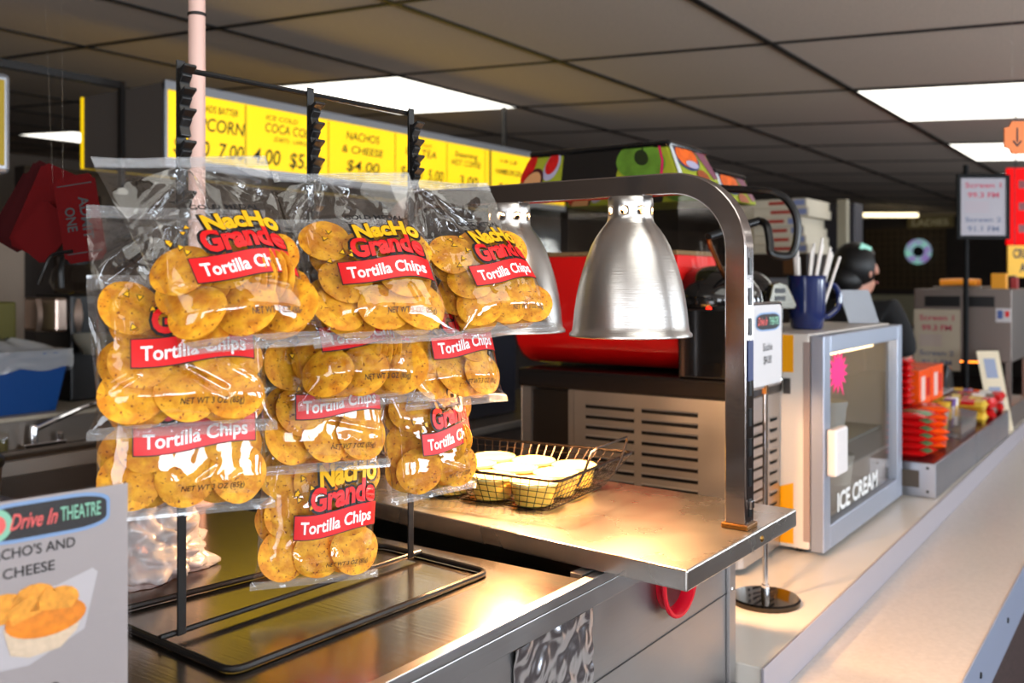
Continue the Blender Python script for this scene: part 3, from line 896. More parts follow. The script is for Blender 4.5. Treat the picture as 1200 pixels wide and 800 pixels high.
# acrylic holder on the freezer
t = thing('card_holder', 'clear slanted acrylic card holder on the far end of the freezer top', 'card holder', (3.1, .80, 1.389))
U = Vector((.62, -.78, 0)).normalized(); Wd = Vector((.78, .62, 0)).normalized(); O = Vector((3.085, .868, 1.389))
def hold(dw0, dw1, w0=0, w1=.098, h=.105, lean=-.035):
    return [O + U * (a + lean * (c / h)) + Wd * b + Vector((0, 0, c)) for c in (0, h) for b in (dw0, dw1) for a in (w0, w1)]
fc = [(0, 2, 3, 1), (4, 5, 7, 6), (0, 1, 5, 4), (2, 6, 7, 3), (0, 4, 6, 2), (1, 3, 7, 5)]
MB().add(hold(.003, .006), fc).build('insert_card', mat('silver_card', (118, 118, 124), .55), t, smooth=0)
MB().add(hold(0, .002), fc).add(hold(.007, .009), fc).build('acrylic_sleeve', clear('matte_acrylic', gloss=.008, rough=.15, edge=.3), t, smooth=0)

# ------------------------------------------------------------------ wire bag rack
t = RACK = thing('clip_rack', 'black wire counter rack with clip strips holding bags of chips', 'rack', (.85, .91, ZW))
zr = ZW + .0045
P = [(.632, .792, zr), (1.052, .778, zr), (1.066, .992, zr), (.650, 1.055, zr)]


def rounded(P, r=.02, k=4):
    out = []
    n = len(P)
    for i in range(n):
        a, b, c = Vector(P[i - 1]), Vector(P[i]), Vector(P[(i + 1) % n])
        u, v = (a - b).normalized() * r, (c - b).normalized() * r
        for j in range(k + 1):
            f = j / k
            out.append(b + u * (1 - f) ** 2 + v * f ** 2)
    return out


MB().tube(rounded(P), .004, 8, closed=True).build('base_frame', M_wire, t)
MB().tube([(.640, .923, zr + .004), (1.061, .908, zr + .004)], .0035, 8).build('base_bar', M_wire, t)
for x, y in ((.664, .9175), (1.0345, .9035)):
    MB().box(x - .0055, x + .0055, y - .0015, y + .0015, ZW + .006, 1.764).build('upright', M_wire, t, smooth=0, bevel=.0008)
MB().tube([(.662, .913, 1.756), (1.0345, .900, 1.758)], .0032, 8).build('top_bar', M_wire, t)
STRIP = {'L': (.655, .905), 'M': (.842, .900), 'R': (1.026, .893)}


def clip_strip(key, z_clips):
    x, y = STRIP[key]
    s = MB().box(x - .0055, x + .0055, y + .001, y + .003, min(z_clips) - .005, 1.764).build('clip_strip', M_black, RACK, smooth=0, bevel=.0006)
    for z in z_clips:
        U = Vector((.80, -.6, 0))
        m = MB()
        m.extrude([(x - .0065, y, z + .016), (x - .0065, y - .004, z + .016), (x - .0065, y - .011, z + .008), (x - .0065, y - .006, z), (x - .0065, y - .009, z - .010), (x - .0065, y - .004, z - .012), (x - .0065, y, z)], (.013, 0, 0))
        m.extrude([(x - .008, y - .004, z + .014), (x - .008, y - .016, z + .020), (x - .008, y - .017, z + .017), (x - .008, y - .006, z + .008)], (.016, 0, 0))
        m.build('clip', M_black, s, smooth=0, bevel=.001)


# ------------------------------------------------------------------ chips
M_chip = mat('corn_chip', (228, 156, 26), .62)
nt = M_chip.node_tree; b_ = nt.nodes['Principled BSDF']
tc = nt.nodes.new('ShaderNodeTexCoord')
n1 = nt.nodes.new('ShaderNodeTexNoise'); n1.inputs['Scale'].default_value = 75; n1.inputs['Detail'].default_value = 5
n2 = nt.nodes.new('ShaderNodeTexNoise'); n2.inputs['Scale'].default_value = 270; n2.inputs['Detail'].default_value = 2
r1 = nt.nodes.new('ShaderNodeValToRGB')
r1.color_ramp.elements[0].position = .38; r1.color_ramp.elements[0].color = (*lin((204, 124, 10)), 1)
r1.color_ramp.elements[1].position = .62; r1.color_ramp.elements[1].color = (*lin((234, 168, 32)), 1)
r2 = nt.nodes.new('ShaderNodeValToRGB')
r2.color_ramp.elements[0].position = .635; r2.color_ramp.elements[0].color = (1, 1, 1, 1)
r2.color_ramp.elements[1].position = .69; r2.color_ramp.elements[1].color = (.30, .13, .04, 1)
mx = nt.nodes.new('ShaderNodeMix'); mx.data_type = 'RGBA'; mx.blend_type = 'MULTIPLY'; mx.inputs['Factor'].default_value = 1
oi = nt.nodes.new('ShaderNodeObjectInfo'); va = nt.nodes.new('ShaderNodeVectorMath'); va.operation = 'ADD'
nt.links.new(tc.outputs['Object'], va.inputs[0]); nt.links.new(oi.outputs['Location'], va.inputs[1])
nt.links.new(va.outputs[0], n1.inputs['Vector']); nt.links.new(va.outputs[0], n2.inputs['Vector'])
nt.links.new(n1.outputs['Fac'], r1.inputs[0]); nt.links.new(n2.outputs['Fac'], r2.inputs[0])
nt.links.new(r1.outputs[0], mx.inputs['A']); nt.links.new(r2.outputs[0], mx.inputs['B'])
nt.links.new(mx.outputs['Result'], b_.inputs['Base Color'])
bp = nt.nodes.new('ShaderNodeBump'); bp.inputs['Strength'].default_value = .9; bp.inputs['Distance'].default_value = .003
nt.links.new(n1.outputs['Fac'], bp.inputs['Height']); nt.links.new(bp.outputs['Normal'], b_.inputs['Normal'])
b_.inputs['Subsurface Weight'].default_value = .15
b_.inputs['Subsurface Radius'].default_value = (.006, .003, .001)


def chip_mesh(seed):
    rnd = random.Random(seed); nr, na = 5, 28; R = .0315; th = .0019
    ph = [rnd.uniform(0, 6.28) for _ in range(4)]; am = [rnd.uniform(.0, .03), rnd.uniform(0, .02), rnd.uniform(0, .012)]
    sad = rnd.uniform(-.0022, .0022); sag = rnd.uniform(.0015, .0035)

    def P(r, a, side):
        rr = R * r * (1 + (am[0] * math.cos(2 * a + ph[0]) + am[1] * math.cos(3 * a + ph[1]) + am[2] * math.cos(5 * a + ph[2])) * r)
        h = -sag * r * r + sad * r * r * math.cos(2 * a + ph[3]) + .0008 * noise.noise((rr * math.cos(a) * 90 + seed, rr * math.sin(a) * 90, 0))
        t_ = th * (1 - .45 * r ** 6) * .5
        return (rr * math.cos(a), rr * math.sin(a), h + side * t_)
    v = []; f = []
    for side in (1, -1):
        o = len(v)
        v.append(P(0, 0, side))
        for i in range(1, nr + 1):
            for j in range(na):
                v.append(P(i / nr, 2 * math.pi * j / na, side))
        for j in range(na):
            q = (o, o + 1 + j, o + 1 + (j + 1) % na); f.append(q if side > 0 else q[::-1])
        for i in range(nr - 1):
            for j in range(na):
                a = o + 1 + i * na
                q = (a + j, a + na + j, a + na + (j + 1) % na, a + (j + 1) % na); f.append(q if side > 0 else q[::-1])
    a = 1 + (nr - 1) * na; b = a + 1 + nr * na
    for j in range(na):
        f.append((a + j, b + j, b + (j + 1) % na, a + (j + 1) % na))
    m = MB(); m.add(v, f)
    o = m.build('tortilla_chip', M_chip, smooth=60)
    me = o.data; bpy.data.objects.remove(o)
    return me


CHIPS = [chip_mesh(s) for s in (11, 23, 37, 41, 59)]

# ------------------------------------------------------------------ chip bags
M_seal = clear('crimped_film', gloss=.07, rough=.10, edge=.6, haze=.22)


def make_bag(desc, label, anchor, yaw, tilt, roll, w, L, seed, label_off=.1, shift=0, rows=(.48, .66, .86), front_cols=3, tilt_chip=(18, 10), cup=.0, fan=0, taper=.0):
    rnd = random.Random(seed)
    ps, ta, ro = math.radians(yaw), math.radians(tilt), math.radians(roll)
    R0 = Vector((math.cos(ps), math.sin(ps), 0)); N0 = Vector((math.sin(ps), -math.cos(ps), 0)); Z = Vector((0, 0, 1))
    D = -Z * math.cos(ta) + N0 * math.sin(ta); N = N0 * math.cos(ta) + Z * math.sin(ta)
    r2 = ro * .25; Rr = R0 * math.cos(r2) - D * math.sin(r2); Dd = D * math.cos(ro) + R0 * math.sin(ro)
    A = Vector(anchor)
    creases = []
    for k in range(36):
        if k < 14:                                   # pulls that run down from the clip
            a0, b0 = shift * w + rnd.uniform(-.012, .012), .01
            ang = rnd.uniform(-1.05, 1.05) + math.pi / 2; ln = rnd.uniform(.06, .16); am = rnd.uniform(.005, .011); wd = rnd.uniform(.007, .020)
        elif k < 26:
            a0, b0 = rnd.uniform(-.5, .5) * w, rnd.uniform(.02, .5) * L
            ang = rnd.uniform(-.9, .9) + math.pi / 2; ln = rnd.uniform(.05, .12); am = rnd.uniform(.003, .007); wd = rnd.uniform(.006, .014)
        else:
            a0, b0 = rnd.uniform(-.5, .4) * w, rnd.uniform(.5, .95) * L
            ang = rnd.uniform(0, math.pi); ln = rnd.uniform(.03, .08); am = rnd.uniform(.002, .0045); wd = rnd.uniform(.004, .010)
        if k % 3 == 1:                              # sharp fold lines
            ln, am, wd = ln * 1.35, rnd.uniform(.0025, .0045), rnd.uniform(.0028, .0048)
        creases.append((a0, b0, math.cos(ang), math.sin(ang), ln, am * rnd.choice((1, 1, -1)), wd))

    def crease(a, b, s):
        h = 0
        for i, (a0, b0, ca, sa, ln, am, wd) in enumerate(creases):
            if (i % 2 == 0) != (s > 0) and i > 3:
                continue
            da, db = a - a0, b - b0
            al = da * ca + db * sa
            if al < 0 or al > ln: continue
            pe = abs(-da * sa + db * ca)
            wd_ = wd * (.5 + al / ln)
            if pe < wd_:
                h += am * (1 - pe / wd_) * min(1, 4 * (1 - al / ln)) * min(1, al / ln * 6)
        return h

    def T(b):
        f = b / L
        if f < .055 or f > .965: return 0
        x = (f - .055) / .91
        return (.030 * min(1, (x / .52)) ** 1.5 * min(1, (1 - x) / .12) ** .5) + .004 * math.sin(math.pi * x)

    def surf(a, b, s, c=1):
        """Point on the bag at a across and b down; s = +1 front film, -1 back film."""
        e = abs(2 * a / w)
        lat = max(0, 1 - e ** 2.6) ** .55
        t_ = T(b) * lat
        k = (1 - .10 * min(1, T(b) / .03)) * (1 + taper * (.5 - b / L))
        calm = c * (.4 if (abs(a - w * label_off) < w * .38 and .28 < b / L < .74) else 1)
        h = t_ + calm * crease(a, b, s) * min(1, lat * 1.6) * min(1, max(0, b / L - .03) * 18) * min(1, max(0, .985 - b / L) * 14)
        edge = .004 * noise.noise((a * 20, b * 20 + seed, s * 3)) * min(1, e * e) + .007 * e * e * noise.noise((b * 14 + seed * 3, 5, 1 if a > 0 else 9))
        n = s * h + edge + cup * (2 * a / w) ** 2
        f = b / L
        curl = .010 * max(0, (f - .93) / .07) * noise.noise((a * 12 + seed, 2, 2)) + .006 * max(0, (.06 - f) / .06) * noise.noise((a * 14 + seed, 7, 7))
        return A + Rr * (a * k - shift * w) + Dd * b + N * (n + curl)

    t = thing('tortilla_chip_bag', label, 'bag of chips', tuple(round(c, 4) for c in A), 'clipped bags of tortilla chips')
    nu, nv = 64, 84
    mb = MB(); v = []; f = []
    for s in (1, -1):
        o = len(v)
        for j in range(nv + 1):
            for i in range(nu + 1):
                a = w * (i / nu - .5) ; b = L * j / nv
                v.append(surf(a, b, s))
        for j in range(nv):
            for i in range(nu):
                q = (o + j * (nu + 1) + i, o + j * (nu + 1) + i + 1, o + (j + 1) * (nu + 1) + i + 1, o + (j + 1) * (nu + 1) + i)
                f.append(q if s < 0 else q[::-1])
    mb.add(v, f)
    pouch = mb.build('pouch', M_film, t, smooth=180)
    # crimped seals
    for nm, b0, b1 in (('top_seal', 0, .055), ('bottom_seal', .955, 1.0)):
        def sf(u, vv):
            b = L * (b0 + (b1 - b0) * vv)
            return surf(w * (u - .5), b, 1) + N * (.0016 + .0014 * math.sin(vv * math.pi * 2 * 6))
        MB().grid(sf, 30, 60).build(nm, M_seal, pouch, smooth=180)
    # printed label on the front film
    W = w * .72; cx = w * label_off
    F = lambda dy: (lambda x, y: surf(max(-w * .49, min(w * .49, cx + x)), min(L * .97, max(.01, -y)), 1, 0) + N * (dy + .002))
    wav = lambda x: .0035 * math.sin((x / W) * 5.0)
    yb = -.668 * L
    def ban(m, grow, dy):
        g = F(dy)
        m.grid(lambda u, vv: g((u - .5) * (W + grow * 2), yb - .0142 - grow + (.0284 + grow * 2) * vv + wav((u - .5) * W) + .004 * (u - .5)), 36, 6)
    pr = MB(); ban(pr, .0012, .0010); pr.build('banner_outline', M_ink, t, smooth=0)
    pr = MB(); ban(pr, 0, .0015); pr.build('banner', M_red, t, smooth=0)
    g = F(.0021); pr = MB()
    text(pr, 'Tortilla Chips', lambda x, y: g(x, y + wav(x) + .004 * x / W), 0, yb - .0075, .0142, W * .86, .022); pr.build('banner_lettering', M_wht, t, smooth=0)
    # two-line title with a black outline
    gw = lambda x, y: (x, y + .004 * math.sin(x / W * 6))
    for txt, y0, h, ww, mcol, nm, bx in (('NacHo', -.480 * L, .0245, W * .70, M_yel, 'upper_title_lettering', .015), ('Grande', -.588 * L, .0255, W * .80, M_red, 'lower_title_lettering', .008)):
        g1 = F(.0012 + (.0004 if nm[0] == 'l' else 0)); pr = MB(); text(pr, txt, lambda x, y: g1(*gw(x, y)), bx, y0 - .0012, h + .0024, ww + .006, .085); pr.build('title_outline', M_ink, t, smooth=0)
        g2 = F(.0024 + (.0004 if nm[0] == 'l' else 0)); pr = MB(); text(pr, txt, lambda x, y: g2(*gw(x, y)), bx, y0, h, ww, .045); pr.build(nm, mcol, t, smooth=0)
    g = F(.0012); pr = MB()
    text(pr, 'GOLD MEDAL', g, .006, -.345 * L, .0075, W * .62, .03); pr.build('maker_lettering', M_ink, t, smooth=0)
    pr = MB(); text(pr, 'NET WT 3 OZ (85g)', g, .018, -.895 * L, .0055, W * .52, .01, .2); pr.build('weight_lettering', M_ink, t, smooth=0)
    pr = MB(); text(pr, 'Healthstyle', g, .016, -.395 * L, .0045, W * .36, .0, .2); pr.build('small_lettering', M_ink, t, smooth=0)
    # printed corn triangles scattered about the title
    g = F(.0011); po = MB(); g3 = F(.0017); py = MB()
    for k in range(9):
        x = rnd.uniform(-.62, -.30) * W if k < 6 else rnd.uniform(-.2, .5) * W
        y = rnd.uniform(-.62, -.42) * L if k < 6 else rnd.uniform(-.42, -.40) * L
        a = rnd.uniform(0, 6.28)
        for m_, rr, gg in ((po, .0050, g), (py, .0034, g3)):
            patch(m_, gg, [(x + rr * math.cos(a + q * 2.1), y + rr * math.sin(a + q * 2.1)) for q in range(3)])
    po.build('corn_pattern_outline', M_ink, t, smooth=0); py.build('corn_pattern', M_yel, t, smooth=0)
    # chips: parallel shingles, two layers, short nests
    ty, tx = math.radians(tilt_chip[0]), math.radians(tilt_chip[1])
    cn = (N + Rr * math.tan(ty) - Dd * math.tan(tx)).normalized()
    ex = (Rr - cn * Rr.dot(cn)).normalized(); ey = cn.cross(ex)
    spots = []
    for li, depth in enumerate((.015, -.007)):
        for ri, rf in enumerate(rows):
            n = front_cols if (ri + li) % 2 == 0 else max(2, front_cols - 1)
            for c in range(n):
                if fan and li == 0 and ri == len(rows) - 2 and c >= n - 2: continue
                a = ((c + .5) / n - .5) * (w * .90) + rnd.uniform(-.005, .005)
                spots.append((a, (rf + .03 * li) * L + rnd.uniform(-.008, .008), depth, 1))
    k = 0
    for a, b, depth, cnt in spots:
        for q in range(cnt):
            me = CHIPS[(k * 3 + seed) % 5]
            o = bpy.data.objects.new('tortilla_chip', me); COL.objects.link(o)
            r_ = min(1.0, .5 * w / .085)
            sp = rnd.uniform(0, 6.28)
            fx = ex * math.cos(sp) + ey * math.sin(sp); fy = cn.cross(fx)
            jit = Vector((rnd.uniform(-1, 1), rnd.uniform(-1, 1), rnd.uniform(-1, 1))) * .10
            fx = (fx + jit).normalized(); cz_ = (cn + Vector((jit.z, jit.x, jit.y))).normalized(); fx = (fx - cz_ * fx.dot(cz_)).normalized(); fy = cz_.cross(fx)
            M = Matrix((fx, fy, cz_)).transposed()
            o.rotation_euler = M.to_euler()
            a2 = max(-w * .5 + .031, min(w * .5 - .031, a))
            o.location = A + Rr * (a2 * .93 - shift * w + (q * .006)) + Dd * min(L * .955 - .030, b + q * .004) + N * (depth) - cn * (q * .0046)
            tag(o, 'round yellow tortilla chip inside the ' + desc, 'tortilla chip', 'chips in the ' + desc)
            k += 1
    for q in range(fan):
        o = bpy.data.objects.new('tortilla_chip', CHIPS[(q + seed) % 5]); COL.objects.link(o)
        ang = math.radians(58)
        n_ = (N * math.cos(ang) - Rr * math.sin(ang) + Dd * .15).normalized()
        fx = Dd - n_ * Dd.dot(n_); fx.normalize(); fy = n_.cross(fx)
        o.rotation_euler = Matrix((fx, fy, n_)).transposed().to_euler()
        o.location = A + Rr * (.006 + .0062 * q - shift * w) + Dd * (rows[-2] * L + .004 * (q % 3)) + N * .010
        tag(o, 'round yellow tortilla chip inside the ' + desc, 'tortilla chip', 'chips in the ' + desc)
    return t


ZC = {'L': (1.655, 1.600, 1.527), 'M': (1.655, 1.598, 1.530, 1.388), 'R': (1.660, 1.580, 1.462)}
for k in 'LMR':
    zz = list(ZC[k])
    clip_strip(k, [1.738 - .0, 1.713, 1.690] + zz if k == 'L' else [1.725, 1.700, 1.678] + zz)


def anc(key, i, dy=-.006, dx=0):
    x, y = STRIP[key]
    return (x + dx, y + dy, ZC[key][i])


make_bag('top bag before the pink pole', 'clear bag of tortilla chips topmost on the clip strip before the pink pole', anc('L', 0, -.010), -33, 31, 16, .166, .245, 3, .08, .04, taper=.18, rows=(.62, .66, .85), tilt_chip=(-22, 10), fan=6)
make_bag('middle bag before the pink pole', 'clear bag of tortilla chips second from the top before the pink pole', anc('L', 1, -.004), -31, 19, 0, .185, .250, 5, .05, .03, rows=(.48, .66, .86), tilt_chip=(8, 14))
make_bag('lowest bag before the pink pole', 'clear bag of tortilla chips lowest before the pink pole, banner fully shown', anc('L', 2), -31, 8, 0, .190, .258, 8, .06, .02, rows=(.50, .68, .86), front_cols=3, tilt_chip=(4, 8))
make_bag('topmost bag on the middle clip strip', 'clear bag of tortilla chips topmost on the middle clip strip', anc('M', 0, -.012), -37, 31, 9, .172, .245, 13, .08, -.17, rows=(.47, .66, .85), tilt_chip=(10, 12))
make_bag('second bag on the middle clip strip', 'clear bag of tortilla chips second from the top of the middle clip strip', anc('M', 1, -.006), -35, 21, 8, .165, .245, 17, .05, -.10, rows=(.50, .68, .86), tilt_chip=(-26, 8), fan=5)
make_bag('third bag on the middle clip strip', 'clear bag of tortilla chips third down the middle clip strip', anc('M', 2, -.002), -30, 11, -2, .165, .245, 21, .08, -.08, rows=(.48, .67, .86), tilt_chip=(12, 10))
make_bag('lowest bag on the middle clip strip', 'clear bag of tortilla chips hanging lowest of all, whole title readable', anc('M', 3, .001), -33, 3, -3, .160, .245, 26, .12, -.10, rows=(.45, .65, .86), tilt_chip=(10, 6))
make_bag('top bag beside the heat lamps', 'clear bag of tortilla chips topmost on the strip beside the heat lamps', anc('R', 0, -.010), -20, 27, 12, .165, .245, 31, .06, -.22, rows=(.48, .67, .86), tilt_chip=(-15, 10))
make_bag('middle bag beside the heat lamps', 'clear bag of tortilla chips in the middle of the strip beside the heat lamps', anc('R', 1, -.005), -22, 16, 4, .160, .240, 36, .08, -.10, rows=(.48, .67, .86), tilt_chip=(14, 8))
make_bag('lowest bag beside the heat lamps', 'clear bag of tortilla chips lowest beside the heat lamps, above the wire basket', anc('R', 2, -.001), -12, 6, 4, .150, .245, 43, .10, -.02, rows=(.48, .67, .86), front_cols=2, tilt_chip=(-28, 6), fan=5)

# ------------------------------------------------------------------ wire basket of cheese cups
t = thing('wire_basket', 'rectangular dark wire basket with a loop handle under the heat lamps', 'wire basket', (1.39, .98, ZS))
zb, zt = ZS + .003, 1.212
RT = [(1.250, .790), (1.545, .818), (1.512, 1.165), (1.222, 1.130)]
RBm = [(1.283, .832), (1.498, .853), (1.472, 1.125), (1.262, 1.098)]


def lerp2(a, b, f):
    return tuple(x + (y - x) * f for x, y in zip(a, b))


MB().tube(rounded([(x, y, zt) for x, y in RT], .016), .0026, 8, closed=True).build('rim', M_bwire, t)
for i in range(4):
    a, b = RT[i], RT[(i + 1) % 4]; c, d = RBm[i], RBm[(i + 1) % 4]
    m = MB(); n = 18 if i % 2 == 0 else 20
    for k in range(n + 1):
        f = k / n
        p, q = lerp2(a, b, f), lerp2(c, d, f)
        m.tube([(p[0], p[1], zt), (q[0], q[1], zb)], .0007, 5)
    for k in range(1, 5):
        f = k / 5
        p, q = lerp2(a, c, f), lerp2(b, d, f); z = zt + (zb - zt) * f
        m.tube([(p[0], p[1], z), (q[0], q[1], z)], .0007, 5)
    m.build('mesh_side', M_bwire, t)
m = MB()
for k in range(1, 14):
    f = k / 14
    p, q = lerp2(RBm[0], RBm[1], f), lerp2(RBm[3], RBm[2], f); m.tube([(*p, zb), (*q, zb)], .0007, 5)
for k in range(1, 18):
    f = k / 18
    p, q = lerp2(RBm[0], RBm[3], f), lerp2(RBm[1], RBm[2], f); m.tube([(*p, zb), (*q, zb)], .0007, 5)
m.build('mesh_floor', M_bwire, t)
MB().tube(rounded([(*c, zb) for c in RBm], .012), .0014, 6, closed=True).build('base_ring', M_bwire, t)
h0, h1 = lerp2(RT[0], RT[1], .30), lerp2(RT[0], RT[1], .78)
hp = [(h0[0] - .014, h0[1] + .004, zt - .022), (h0[0] - .004, h0[1] - .003, zt), (h0[0] + .012, h0[1] - .008, zt + .030), (h0[0] + .024, h0[1] - .010, zt + .036),
      (h1[0] + .010, h1[1] - .010, zt + .036), (h1[0] + .014, h1[1] - .008, zt + .028), (h1[0] + .004, h1[1] - .003, zt), (h1[0] - .006, h1[1] + .004, zt - .022)]
MB().tube(hp, .0023, 8).build('handle', M_bwire, t)

M_cheese = mat('pale_cheese', (250, 196, 84), .45, sss=.3)
M_lidp = mat('cream_lid', (244, 218, 140), .35)
cup0 = None
spots = [(1.312, .878), (1.310, .962), (1.300, 1.046), (1.392, .886), (1.390, .970), (1.382, 1.054), (1.468, .896), (1.464, .980), (1.456, 1.064)]
names = ['in the basket corner nearest the shelf edge', 'second along the front row of the basket', 'third along the front row of the basket',
         'in the middle basket row beside the handle', 'second in the middle basket row', 'third in the middle basket row',
         'in the back basket row beside the handle', 'second in the back basket row', 'third in the back basket row']
for i, (x, y) in enumerate(spots):
    if cup0 is None:
        cup0 = thing('cheese_cup', '', 'cheese cup')
        MB().lathe([(.0001, 0), (.030, 0), (.032, .003), (.0370, .034)], (0, 0, 0), 32).build('cup', M_cheese, cup0)
        MB().lathe([(.0372, .032), (.0398, .0325), (.0402, .037), (.0375, .0385), (.036, .0358), (.0001, .0352)], (0, 0, 0), 32).build('lid', M_lidp, cup0)
        o = cup0
    else:
        o = cup0.copy(); COL.objects.link(o)
        for ch in cup0.children:
            c = ch.copy(); COL.objects.link(c); c.parent = o
    o.location = (x, y, zb + .0012)
    tag(o, 'round lidded cup of warm cheese ' + names[i], 'cheese cup', 'cheese cups in the wire basket')

# ------------------------------------------------------------------ pink pole to the ceiling
px_, py_ = 1.088, 1.459
t = thing('support_pole', 'pale pink round pole rising from the steel cart to the ceiling', 'pole', (px_, py_, ZW))
MB().lathe([(.0148, 0), (.0148, ceil_z(py_) - ZW - .012)], (px_, py_, ZW), 28, cap0=True, cap1=True).build('shaft', mat('pink_pole', (214, 176, 162), .45), t)
MB().lathe([(.0152, 0), (.0166, .001), (.0166, .005), (.0152, .006)], (px_, py_, 1.998), 28).build('band', M_tbar, t)
MB().lathe([(.030, 0), (.030, .004), (.016, .006)], (px_, py_, ZW + .0002), 28).build('flange', mat('pink_pole', (214, 176, 162), .45), t)

# ------------------------------------------------------------------ crumpled plastic on the cart top
def crumple(d):
    q = d * 1.7 + Vector((3, 1, 7))
    f = abs(noise.noise(d * 3.1 + Vector((1, 8, 2))))
    g = abs(noise.noise(d * 6.5 + Vector((4, 2, 9))))
    return 1 + .42 * noise.noise(q) + .38 * f + .16 * g


M_cling = clear('crumpled_film', tint=(214, 188, 184), gloss=.05, rough=.2, edge=.35, haze=.36, bump=.4, bump_scale=30)
m = MB().blob((.785, 1.165, ZW + .030), .080, .066, .062, 90, 60, crumple)
m.v = [(x, y, max(ZW + .0008, z)) for x, y, z in m.v]
tag(m.build('crumpled_plastic_bag', M_cling, smooth=180), 'crumpled pinkish clear plastic bag lying on the cart top behind the rack', 'plastic bag')

# ------------------------------------------------------------------ acrylic menu sign at the near end of the cart
U = Vector((math.cos(math.radians(9.3)), -math.sin(math.radians(9.3)), 0)); NN = Vector((-U.y * -1, -U.x, 0)).normalized()
NN = Vector((-math.sin(math.radians(9.3)), -math.cos(math.radians(9.3)), 0)); Z = Vector((0, 0, 1))
RE = Vector((.500, .767, 1.343)); SW, SH = .168, .222
t = thing('menu_sign', 'white menu card for nachos and cheese in a clear stand at the cart corner', 'menu sign', (.42, .78, ZW))
LE = RE - U * SW


def sbox(u0, u1, n0, n1, z0, z1):
    v = [RE - U * (SW - u) + NN * n + Z * (z - 0) for z in (z0, z1) for n in (n0, n1) for u in (u0, u1)]
    return MB().add(v, fc)


card = sbox(0.002, SW - .001, -.001, .001, -SH + .004, -.001).build('card', mat('pinkish_white_card', (158, 148, 147), .45), t, smooth=0)
sbox(0, SW, .0035, .005, -SH + .0015, 0).build('front_sheet', M_glass, t, smooth=0)
sbox(0, SW, -.0055, -.004, -SH + .0015, 0).build('back_sheet', M_glass, t, smooth=0)
sbox(0, SW, -.03, .03, -SH - .0005, -SH + .001).build('foot', M_glass, t, smooth=0)
cxm = SW - .0835


def sfn(off):
    return lambda x, y: RE - U * (SW - (cxm + x)) + Z * y + NN * (.001 + off)


def bake(nm, m_, off, build):
    mb = MB(); build(mb, sfn(off)); return mb.build(nm, m_, card, smooth=0)


bake('logo_border', mat('pale_blue_print', (120, 150, 190), .4), .0004, lambda mb, f: patch(mb, f, [(x * .108 + .0125, y * .033 - .0195) for x, y in rrect(1, 1, .28)]))
bake('logo_panel', M_ink, .0008, lambda mb, f: patch(mb, f, [(x * .102 + .0125, y * .027 - .0195) for x, y in rrect(1, 1, .28)]))
bake('logo_reel', M_mint, .0012, lambda mb, f: patch(mb, f, disc(-.0265, -.0195, .0135)))
bake('logo_reel_center', M_pink, .0016, lambda mb, f: patch(mb, f, disc(-.0265, -.0195, .0085)))
bake('script_lettering', M_pink, .0014, lambda mb, f: text(mb, 'Drive In', f, .0035, -.0248, .0125, .038, .014, .42))
bake('theatre_lettering', M_mint, .0014, lambda mb, f: text(mb, 'THEATRE', f, .0415, -.0240, .0115, .0335, .014))
bake('title_lettering', M_ink, .0006, lambda mb, f: (text(mb, "NACHO'S AND", f, 0, -.0478, .0082, .074, .012), text(mb, 'CHEESE', f, 0, -.0640, .0082, .0405, .012)))
bake('price_lettering', M_ink, .0006, lambda mb, f: text(mb, '$4.00', f, 0, -.1715, .013, .050, .012))
M_np = mat('nacho_photo_orange', (232, 152, 44), .5, noise_amt=.22, noise_scale=160)
M_np2 = mat('nacho_photo_cheese', (226, 128, 20), .5, noise_amt=.2, noise_scale=120)
M_np3 = mat('nacho_photo_tray', (214, 188, 160), .5, noise_amt=.1, noise_scale=200)
fu = lambda f: (lambda x, y: f(x * 1.12, y * 1.05 + .019))
bake('photo_tray', mat('photo_tray_grey', (186, 178, 180), .5), .0004, lambda mb, f: patch(mb, fu(f), [(-.072, -.135), (-.045, -.148), (.0, -.150), (.040, -.132), (.050, -.088), (.046, -.084), (.02, -.092), (-.072, -.095)]))
bake('photo_chips', M_np, .0007, lambda mb, f: [patch(mb, fu(f), disc(x, y, a, b, 14)) for x, y, a, b in ((-.060, -.108, .018, .013), (-.038, -.104, .018, .012), (-.018, -.102, .017, .012), (.004, -.100, .016, .013), (.022, -.104, .014, .011), (-.05, -.122, .02, .014))])
bake('photo_cup', M_np3, .0010, lambda mb, f: patch(mb, fu(f), [(-.018, -.118), (-.013, -.139), (0, -.144), (.022, -.142), (.034, -.131), (.040, -.113)]))
bake('photo_cheese', M_np2, .0013, lambda mb, f: patch(mb, fu(f), disc(.012, -.116, .029, .0145)))
bake('photo_top_chip', M_np, .0016, lambda mb, f: (patch(mb, fu(f), [(.0, -.108), (.012, -.092), (.034, -.106), (.030, -.112)]), patch(mb, fu(f), [(-.016, -.104), (.004, -.093), (.008, -.110), (-.012, -.116)])))

